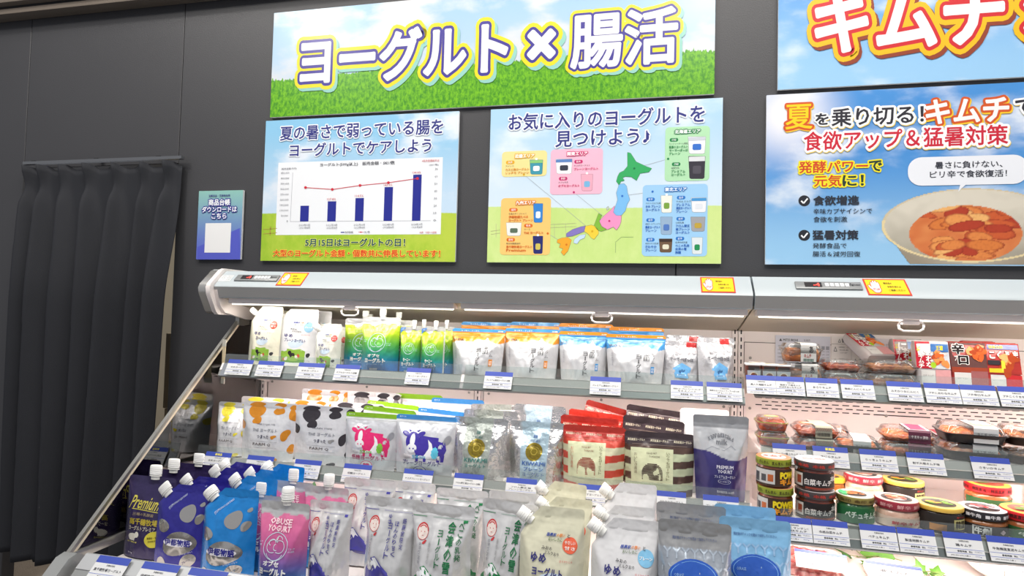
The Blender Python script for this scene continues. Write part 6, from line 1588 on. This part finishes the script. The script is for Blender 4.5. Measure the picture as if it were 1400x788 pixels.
def lidprint(key, txt_side, cs, r, h, lidh, top_txt=None, ct=None, pic=None, ratio=.35):
    r *= .93
    b = MB()
    if txt_side:
        put = Put(b, lambda x, y, l: ((r+.0006+.0002*l)*math.cos(-PI/2+x), (r+.0006+.0002*l)*math.sin(-PI/2+x), h-lidh/2+y), 0)
        for a in (-1.6, -.8, 0, .8, 1.6): lettering(put, txt_side, a, 0, .62, lidh*.42, cs, .02, (), 1)
    put = Put(b, lambda x, y, l: (x, y, h+.0016+.0002*l), 0)
    if pic:
        rn = random.Random(len(key)); n = 14
        for k in range(12):
            x, y, q = rn.uniform(-.42, .42)*r, rn.uniform(-.22, .30)*r, rn.uniform(.10, .22)*r
            b.add([put(x+q*math.cos(2*PI*i/n), y+q*.6*math.sin(2*PI*i/n), k*.4) for i in range(n)], [tuple(range(n))], rn.choice(pic))
    if top_txt: lettering(put, top_txt, 0, -.1*r if pic else 0, 1.2*r, ratio*r, ct, .03, (), 1)
    b.build('lid_print', M['paper'], PACK[key], ang=0)
G = 'kimchi jars on the lowest kimchi shelf'; ZK = .822+.0008
def wr_power(b, put, q):
    q(-1, -.10, -.75, .85, (206, 204, 200)); q(-.62, -.42, -.5, .3, (80, 80, 84), 2); q(-.36, -.16, -.45, .35, (186, 96, 46), 2); lettering(put, '|||||', -.82, -.1, .2, 1.0, (70, 70, 74), .05, (), 1)
    lettering(put, 'POWER', .52, .30, .84, .70, (244, 216, 30), .07, [(.09, (40, 26, 14))]); lettering(put, 'キムチ', .50, -.45, .80, .62, (244, 160, 30), .06, [(.09, (60, 20, 10))]); lettering(put, 'POWER', -.55, .62, .01, .01, (244, 216, 30), 0, (), 1)
y = -.464; x, w = xw(1031, 1083, 670, y); h = .074
jar('power', w, h, .020, (120, 60, 40), (140, 150, 40), ((226, 150, 110), (238, 232, 228), (240, 236, 232), (226, 190, 170)), ((64, 40, 26), .06, .90, 1.55, wr_power), .98, ((110, 50, 26), (176, 96, 50)))
lidprint('power', 'まんまん', (60, 50, 20), w/2, h, .020, 'キムチ', (206, 80, 60))
put_pack('power', 1034, 1068, 655, -.19, ZK, 'yellow and black kimchi jar at the back, lower one, beside the grey and navy pouch', G, cat='jar', rz=.5).scale = (.84, .84, .84)
put_pack('power', 1034, 1067, 625, -.19, ZK+.0658, 'yellow and black kimchi jar at the back, upper one, beside the grey and navy pouch', G, cat='jar', rz=.5).scale = (.84, .84, .84)
put_pack('power', 1034, 1086, 690, -.464, ZK, 'yellow-lettered kimchi jar, lower one of the leftmost front stack', G, cat='jar', rz=-.45)
put_pack('power', 1031, 1084, 650, -.464, ZK+.0765, 'yellow-lettered kimchi jar, upper one of the leftmost front stack', G, cat='jar', rz=.05)
def wr_white(b, put, q):
    q(-1, -.55, -.8, .8, (206, 202, 198)); q(-.78, -.60, -.5, .5, (150, 70, 50), 2); lettering(put, '白菜キムチ', .0, -.15, .95, .75, (232, 226, 222), .03, (), 2); lettering(put, '本格', .62, .35, .36, .7, (232, 226, 222), .04, (), 1); q(-.45, .9, -.98, -.78, (150, 60, 40))
x, w = xw(1084, 1142, 670, -.464); h = .074
jar('whitecap', w, h, .020, (110, 50, 40), (70, 62, 62), ((240, 236, 236), (244, 242, 242)), ((34, 28, 28), .10, .86, 1.5, wr_white), .98, ((90, 36, 24), (150, 70, 46)))
lidprint('whitecap', '本格', (190, 60, 50), w/2, h, .020, '白菜', (226, 190, 186))
put_pack('whitecap', 1085, 1143, 695, -.464, ZK, 'white-capped dark kimchi jar, lower one of the stack', G, cat='jar'); put_pack('whitecap', 1084, 1142, 655, -.464, ZK+.0765, 'white-capped dark kimchi jar, upper one of the stack', G, cat='jar')
def wr_green(b, put, q): lettering(put, 'ペチュキムチ', .1, .1, 1.3, .8, (226, 240, 226), .03, [(.06, (20, 90, 50))]); 
GPIC = [(226, 110, 50), (236, 140, 70), (200, 70, 40), (240, 170, 100)]
x, w = xw(1141, 1196, 685, -.464); h = .068
jar('green', w, h, .018, (40, 90, 50), (140, 128, 66), ((226, 226, 214), (60, 54, 50), (70, 60, 56)), ((34, 104, 60), .06, .84, 1.4, wr_green), 1.0, ((34, 92, 50), (60, 110, 60)))
lidprint('green', '金印', (90, 70, 30), w/2, h, .018, None, None, GPIC)
b = MB(); n = 20; b.add([(w/2*(.8*math.cos(PI*.75+PI*.5*i/n)), w/2*(.8*math.sin(PI*.75+PI*.5*i/n)), h+.0015) for i in range(n+1)]+[(-w*.12, 0, h+.0015)], [tuple(range(n+2))], (40, 190, 110)); b.build('green_crescent', M['paper'], PACK['green'], ang=0)
put_pack('green', 1141, 1196, 690, -.464, ZK, 'green kimchi jar with olive-gold lid, in front beside the white-capped stack', G, cat='jar')
x, w = xw(1128, 1154, 655, -.22); 
jar('smallyel', w*1.3, .06, .014, (130, 90, 40), (220, 180, 50), ((230, 190, 60), (50, 44, 40)), None, .98, ((120, 70, 30), (170, 110, 50)))
lidprint('smallyel', None, None, w*.65, .06, .014, None, None, GPIC)
put_pack('smallyel', 1122, 1158, 655, -.26, ZK, 'small kimchi jar with yellow-edged black lid, half hidden behind the green jar', G, cat='jar')
def wr_pink(b, put, q): lettering(put, '鮮辛キムチ', .2, -.1, 1.1, .6, (200, 60, 60), .04, (), 2); 
x, w = xw(1194, 1257, 690, -.464); h = .066
jar('pink', w, h, .022, (206, 170, 150), (156, 46, 62), ((222, 200, 190), (52, 46, 46), (232, 224, 220), (236, 206, 190)), ((222, 200, 184), .08, .66, 1.5, wr_pink), 1.0, ((196, 150, 130), (226, 196, 176)))
lidprint('pink', '鮮辛', (226, 170, 170), w/2, h, .022, None, None, [(226, 130, 90), (236, 160, 120), (214, 96, 66)])
put_pack('pink', 1153, 1207, 665, -.27, ZK+.012, 'kimchi jar with red lid, behind the green jar', G, cat='jar'); put_pack('pink', 1194, 1257, 690, -.464, ZK, 'kimchi jar with dark red lid and pale body, in the front row', G, cat='jar')
def wr_blk(b, put, q):
    q(.15, .62, -.6, .5, (206, 196, 130)); lettering(put, '韓国', .38, -.05, .36, .8, (50, 40, 30), .03, (), 1); q(-.5, -.05, -.8, -.1, (206, 140, 70)); lettering(put, '鶏キムチ', .38, .75, .3, .2, (200, 60, 40), .01, (), 1)
YP = [(240, 200, 40), (226, 130, 40), (120, 170, 50), (240, 160, 60)]
x, w = xw(1249, 1318, 695, -.464); h = .062
jar('gold', w, h, .012, (40, 36, 36), (226, 186, 80), ((240, 214, 120), (56, 50, 44), (60, 54, 46), (60, 54, 46)), ((44, 40, 38), .04, .95, 1.5, wr_blk), 1.0, ((40, 34, 32), (80, 50, 36)))
lidprint('gold', None, None, w/2, h, .012, None, None, YP)
put_pack('gold', 1204, 1264, 670, -.26, ZK+.006, 'kimchi jar with gold-edged lid, behind the front dark one', G, cat='jar'); put_pack('gold', 1249, 1318, 700, -.464, ZK, 'black kimchi jar with gold-edged lid and yellow picture, in the front row', G, cat='jar')
# blue tin lying on its side at the back
x, w = xw(1184, 1240, 652, -.14)
t = thing('tin', 'blue and white tin lying on its side at the back of the lowest kimchi shelf', 'tin', (x, -.125, ZK+.0475), rz=-.15); b = MB()
b.lathe([(0, -.07), (.044, -.07), (.046, -.066), (.046, .050, (66, 112, 170)), (.046, .051, (214, 214, 216)), (.047, .068, (206, 206, 210)), (.043, .071), (.038, .066), (0, .066)], (66, 112, 170), n=36, xf=lambda p: Vector((p.z, p.x, p.y))); 
for i, p in enumerate(b.v):
    if p[0] < .05 and noise.noise((p[1]*40, p[2]*40, p[0]*50)) > .15: b.c[i] = L((196, 210, 226))
b.build('tin_body', M['plastic'], t)
def wr_mat(b, put, q): q(-.55, -.05, -.8, .8, (226, 224, 222)); q(-.50, -.10, -.7, .7, (30, 28, 30), 1.6); lettering(put, '牛角', -.30, 0, .36, 1.1, (236, 234, 232), .05, (), 1); lettering(put, '♦', .3, 0, .2, .8, (200, 180, 190), .02, (), 1)
x, w = xw(1309, 1377, 700, -.464); h = .060
jar('blackwhite', w, h, .022, (70, 40, 30), (40, 38, 42), ((232, 230, 232), (44, 42, 46), (46, 44, 48), (46, 44, 48)), ((36, 32, 34), .0, .74, 1.5, wr_mat), 1.0, ((130, 76, 40), (170, 110, 60)))
lidprint('blackwhite', '■牛角', (232, 230, 232), w/2, h, .022, '牛角', (236, 234, 236), [(200, 40, 50), (226, 120, 130), (230, 226, 230)], .4)
put_pack('blackwhite', 1309, 1377, 705, -.464, ZK, 'black and white patterned kimchi jar, in the front row towards the right edge', G, cat='jar')
def wr_rd(b, put, q): lettering(put, '牛角キムチ', .1, 0, 1.2, .6, (226, 236, 220), .03, (), 2)
x, w = xw(1367, 1440, 700, -.464); h = .064
jar('redlid', w, h, .022, (120, 70, 40), (212, 34, 40), ((236, 190, 60), (206, 70, 50), (196, 60, 44), (206, 90, 60)), ((50, 96, 54), .0, .70, 1.5, wr_rd), 1.0, ((150, 80, 44), (200, 130, 80)))
lidprint('redlid', '韓国直送', (60, 20, 24), w/2, h, .022, None, None, [(226, 170, 130), (190, 60, 40), (120, 150, 60), (236, 196, 160)])
put_pack('redlid', 1319, 1381, 672, -.27, ZK+.014, 'kimchi jar with red lid, behind the black and white jar', G, cat='jar'); put_pack('redlid', 1367, 1440, 705, -.464, ZK, 'kimchi jar with red lid, at the right edge of the front row', G, cat='jar')
x, w = xw(1358, 1394, 665, -.16); jar('white', .075, .085, .02, (226, 200, 190), (236, 232, 230), ((240, 236, 234), (226, 190, 186)), None, 1.0, ((220, 196, 190), (236, 220, 214)))
put_pack('white', 1360, 1394, 668, -.16, ZK, 'white-lidded pale jar at the back, right of the red lid', G, cat='jar')
# bases that raise the rear jars
for (l, r, py, y, hh, lb) in ((1153, 1207, 665, -.27, .0115, 'clear riser under the red-lidded rear jar'), (1204, 1264, 670, -.26, .0055, 'clear riser under the gold-edged rear jar'), (1319, 1381, 672, -.27, .0135, 'clear riser under the red-lidded jar at the right')):
    x, w = xw(l, r, py, y); b = MB(); b.box(x-w*.46, x+w*.46, y-.03, y+.03, ZK+.0003, ZK+hh); tag(b.build('riser', M['acrylic'], origin=(x, y, ZK), ang=0), lb, 'riser')

# ------------------------------------------------------------------ things on the kimchi deck and the ivy
def deck_z(y): return .708-(-.20-y)*.125+.0015 if y < -.2 else .709
def deck_at(px, py):
    y = -.5
    for _ in range(60):
        z = on_y(px, py, y).z
        y += (z-deck_z(y))*1.2
    return max(-.80, min(-.12, y))
random.seed(5)
yt = deck_at(1108, 781); x, w = xw(1062, 1150, 780, yt); zt = deck_z(yt)
t = thing('meat_tray', 'white tray of marbled red meat with a price card, right of the blue lattice pouch', 'food tray', (x, yt, zt+.0012), rz=-.1); t.rotation_euler.x = .124
b = MB(); b.loft([(w*.46, .075, .014, .004), (w*.5, .085, .016, .022), (w*.5, .085, .016, .024), (w*.47, .08, .014, .022), (w*.44, .07, .012, .008)], (236, 234, 232)); b.build('tray', M['plastic'], t)
f = lump(w*.45, .075, .01, .008, .030, [(150, 44, 44), (196, 96, 92), (222, 150, 140), (236, 206, 196)], 8.8, 36, .006); f.build('meat', M['food'], t, ang=60)
for i, p in enumerate(()): pass
yt = deck_at(1212, 796); x2, w2 = xw(1176, 1262, 795, yt); t = thing('food_bowl', 'white bowl of meat with a price card, cut by the lower edge of the picture', 'bowl', (x2, yt, deck_z(yt)+.001)); t.rotation_euler.x = .124
b = MB(); b.lathe([(0, .0), (.035, .0), (.06, .018), (.064, .030), (.061, .030), (.056, .020), (0, .010)], (226, 214, 204)); b.build('bowl', M['plastic'], t)
f = lump(.05, .05, .02, .014, .026, [(190, 120, 100), (214, 170, 150), (230, 200, 186)], 3.3, 20, .004); f.build('meat', M['food'], t, ang=60)
yt = deck_at(1385, 788); x3, w3 = xw(1325, 1440, 785, yt); t = thing('plate', 'white ribbed plate at the lower right edge', 'plate', (x3, yt, deck_z(yt)+.001)); t.rotation_euler.x = .124
b = MB(); prof = [(0, .004), (w3*.28, .003)]
for k in range(9): prof += [(w3*(.30+.023*k), .004+.0022*k), (w3*(.313+.023*k), .0028+.0024*k)]
prof += [(w3*.515, .024), (w3*.50, .018), (w3*.3, .0), (0, 0)]
b.lathe(prof[::-1], (236, 232, 226), n=64); b.build('plate_body', M['plastic'], t, ang=20)
def lying_card(l, r, py, y, lift, lb, name, rz=-.12):
    y = deck_at((l+r)/2, py+30); x, w = xw(l, r, py, y); h = .055; b = MB(); an = .55
    def P(u, v, k): return (u*w, (v-.5)*h*math.cos(an)-k*math.sin(an), lift+(v)*h*math.sin(an)+k*math.cos(an))
    b.add([P(-.5, 0, 0), P(.5, 0, 0), P(.5, 1, 0), P(-.5, 1, 0)], [(0, 1, 2, 3)], (238, 239, 241)); b.add([P(-.5, .84, .0004), P(.5, .84, .0004), P(.5, 1, .0004), P(-.5, 1, .0004)], [(0, 1, 2, 3)], (70, 92, 190))
    pu = Put(b, lambda u, v, l_: P(u, v, .0006+l_*.0002), 0); lettering(pu, name, 0, .55, .5, .14, (80, 82, 90), .01, (), 1); lettering(pu, '加工食品', 0, .72, .2, .07, (110, 112, 120), 0, (), 1); lettering(pu, '参考売価 税込 円', 0, .25, .6, .08, (90, 92, 100), 0, (), 1)
    for k in range(2): b.add([P(-.46, .36-k*.2, .0004), P(.46, .36-k*.2, .0004), P(.46, .375-k*.2, .0004), P(-.46, .375-k*.2, .0004)], [(0, 1, 2, 3)], (120, 140, 200))
    for s in (-.44, .44):
        p = P(s, .9, -.001); b.tube([p, (p[0], p[1]+.004, .012)], .0012, (200, 200, 200), n=6)
    o = b.build('price_card', M['paper'], ang=0); o.location = (x, y, deck_z(y)); o.rotation_euler = (0, 0, rz); tag(o, lb, 'price card', 'price cards lying on the kimchi deck')
lying_card(1088, 1158, 768, -.690, .042, 'white price card lying on the marbled meat', 'コマ切りキムチ'); lying_card(1186, 1262, 785, -.70, .040, 'white price card lying on the bowl of meat', '豚キムチ'); lying_card(1376, 1450, 785, -.66, .036, 'white price card with blue band lying on the ribbed plate', 'チヂミ')

def ivy_leaf(b, base, s, yaw, pitch, roll, col):
    pts = [(0, 0), (.30, -.14), (.52, .02), (.40, .22), (.62, .52), (.30, .56), (.22, .72), (0, 1.05), (-.22, .72), (-.30, .56), (-.62, .52), (-.40, .22), (-.52, .02), (-.30, -.14)]
    R_ = Matrix.Rotation(yaw, 3, 'Z') @ Matrix.Rotation(pitch, 3, 'X') @ Matrix.Rotation(roll, 3, 'Y'); bs = Vector(base)
    def T(p, k=1.0): q = Vector((p[0]*k, p[1]*k+.0, -.22*abs(p[0]*k)-.18*(p[1]*k)**2)); return bs+R_ @ (q*s)
    n = len(pts); c0 = (0, .34)
    vs = [T(c0)]; cs = [L(mixc(col, (150, 190, 90), .35))]; fs = []
    for k in (.5, 1.0):
        for p in pts: vs.append(T((c0[0]+(p[0]-c0[0])*k, c0[1]+(p[1]-c0[1])*k))); cs.append(L(mixc(col, (30, 60, 20), .3*(k-.5)+.1*random.random())))
    for i in range(n):
        j = (i+1) % n; fs.append((0, 1+i, 1+j)); fs.append((1+i, 1+n+i, 1+n+j, 1+j))
    b.add(vs, fs, cs)
def ivy(x, y, z, leaves, lb):
    t = thing('ivy_sprig', lb, 'ivy', (x, y, z), 'ivy sprigs on the deck'); b = MB(); b.tube([(-.05, .01, .003), (-.02, .0, .012), (.02, .004, .016), (.06, .0, .008)], .0014, (104, 120, 60), n=6); b.build('stem', M['leaf'], t)
    for (lx, ly, lz, s, yw, pt, rl, c) in leaves:
        b = MB(); ivy_leaf(b, (lx, ly, lz), s, yw, pt, rl, c); b.tube([(lx, ly, lz), (lx*.7, ly*.5+.002, .012)], .0009, (120, 136, 70), n=5); b.build('leaf', M['leaf'], t, ang=40)
LG, DG, MG = (96, 158, 52), (56, 108, 44), (74, 140, 48)
def ivy_at(px, py, y, z, leaves, lb):
    if z is None: y = deck_at(px, py)
    p = on_y(px, py, y); ivy(p.x, y, z if z else deck_z(y), leaves, lb)
ivy_at(1200, 768, -.50, None, [(.0, .0, .016, .082, -.25, .95, .0, LG), (-.06, .004, .03, .045, .9, .9, .2, DG), (-.075, -.02, .016, .042, 1.4, .5, .1, DG), (-.03, -.05, .006, .034, .6, .2, .1, MG)], 'ivy sprig with one large pale leaf, on the white kimchi deck')
ivy_at(1098, 748, -.52, None, [(-.03, .0, .016, .062, 1.1, .75, .3, MG), (.03, .0, .016, .048, -1.1, .8, -.2, MG), (.055, .0, .012, .036, -.2, 1.3, 0, LG), (-.01, .0, .014, .04, .3, .6, 0, DG)], 'ivy sprig behind the marbled meat tray')
ivy_at(1345, 760, -.42, None, [(.0, .0, .006, .040, -1.0, .3, .0, MG), (.05, .0, .006, .036, -1.3, .3, .1, MG)], 'ivy sprig behind the ribbed plate')
ivy_at(1262, 790, -.62, None, [(.0, .0, .010, .036, .4, 1.1, .0, LG), (.03, .0, .008, .03, -.6, .9, .1, LG)], 'ivy sprig at the lower edge, right of the bowl')
ivy_at(424, 662, -.545, ZD+.002, [(.0, .0, .15, .06, .2, 1.1, .0, DG), (.055, .0, .14, .055, -.7, 1.0, .1, MG), (-.05, .0, .17, .05, .9, 1.0, .1, DG), (.09, -.01, .15, .05, -1.2, .8, 0, MG), (.02, -.02, .13, .05, .1, .9, 0, DG)], 'ivy sprig behind the rear pink pouches')
ivy_at(652, 745, -.52, ZD+.002, [(.0, .0, .09, .05, .2, 1.0, .0, LG), (.02, -.01, .05, .05, -.5, .9, .1, MG)], 'ivy sprig between the green-lettered pouches')
ivy_at(903, 765, -.70, ZD+.002, [(.0, .0, .06, .05, .3, 1.0, .0, MG), (.01, -.01, .02, .04, -.3, .9, .1, DG)], 'ivy sprig left of the lattice pouches')

# ------------------------------------------------------------------ light
def area(name, loc, rot, sx, sy, power, col=(255, 250, 242), shape='RECTANGLE'):
    d = bpy.data.lights.new(name, 'AREA'); d.energy = power; d.shape = shape; d.size = sx; d.size_y = sy; c = L(col); d.color = c[:3]
    o = bpy.data.objects.new(name, d); o.location = loc; o.rotation_euler = rot; COL.objects.link(o); return o
area('hall_light', (-.3, -2.0, 4.3), (math.radians(6), 0, 0), 5.4, 1.6, 130)
area('wall_fill_light', (-.4, -.95, 3.45), (math.radians(36), 0, 0), 5.6, .12, 22)  # added fill, no fixture: brightens the wall towards its top
for i, x in enumerate((-2.75, .42)): area('ceiling_spot', (x, -2.25, 3.82), (math.radians(38), 0, 0), .34, .34, 20, shape='DISK')
area('store_room_light', (-2.4, 1.4, 2.8), (0, 0, 0), 1.0, .6, 22)
for a, c in ((X0+.06, XM-.03), (XM+.03, X2-.03)):
    area('case_lamp', ((a+c)/2, -.33, 1.343), (math.radians(34), 0, 0), c-a, .03, 2.3, (255, 246, 236))
w = bpy.data.worlds.new('world'); scene.world = w; w.use_nodes = True
bg = w.node_tree.nodes['Background']; bg.inputs['Color'].default_value = (.88, .91, 1.0, 1); bg.inputs['Strength'].default_value = .33
scene.view_settings.view_transform = 'Standard'; scene.view_settings.look = 'None'; scene.view_settings.exposure = 0.14
scene.cycles.max_bounces = 8; scene.cycles.transparent_max_bounces = 24; scene.cycles.use_denoising = True
scene.cycles.caustics_reflective = False; scene.cycles.caustics_refractive = False
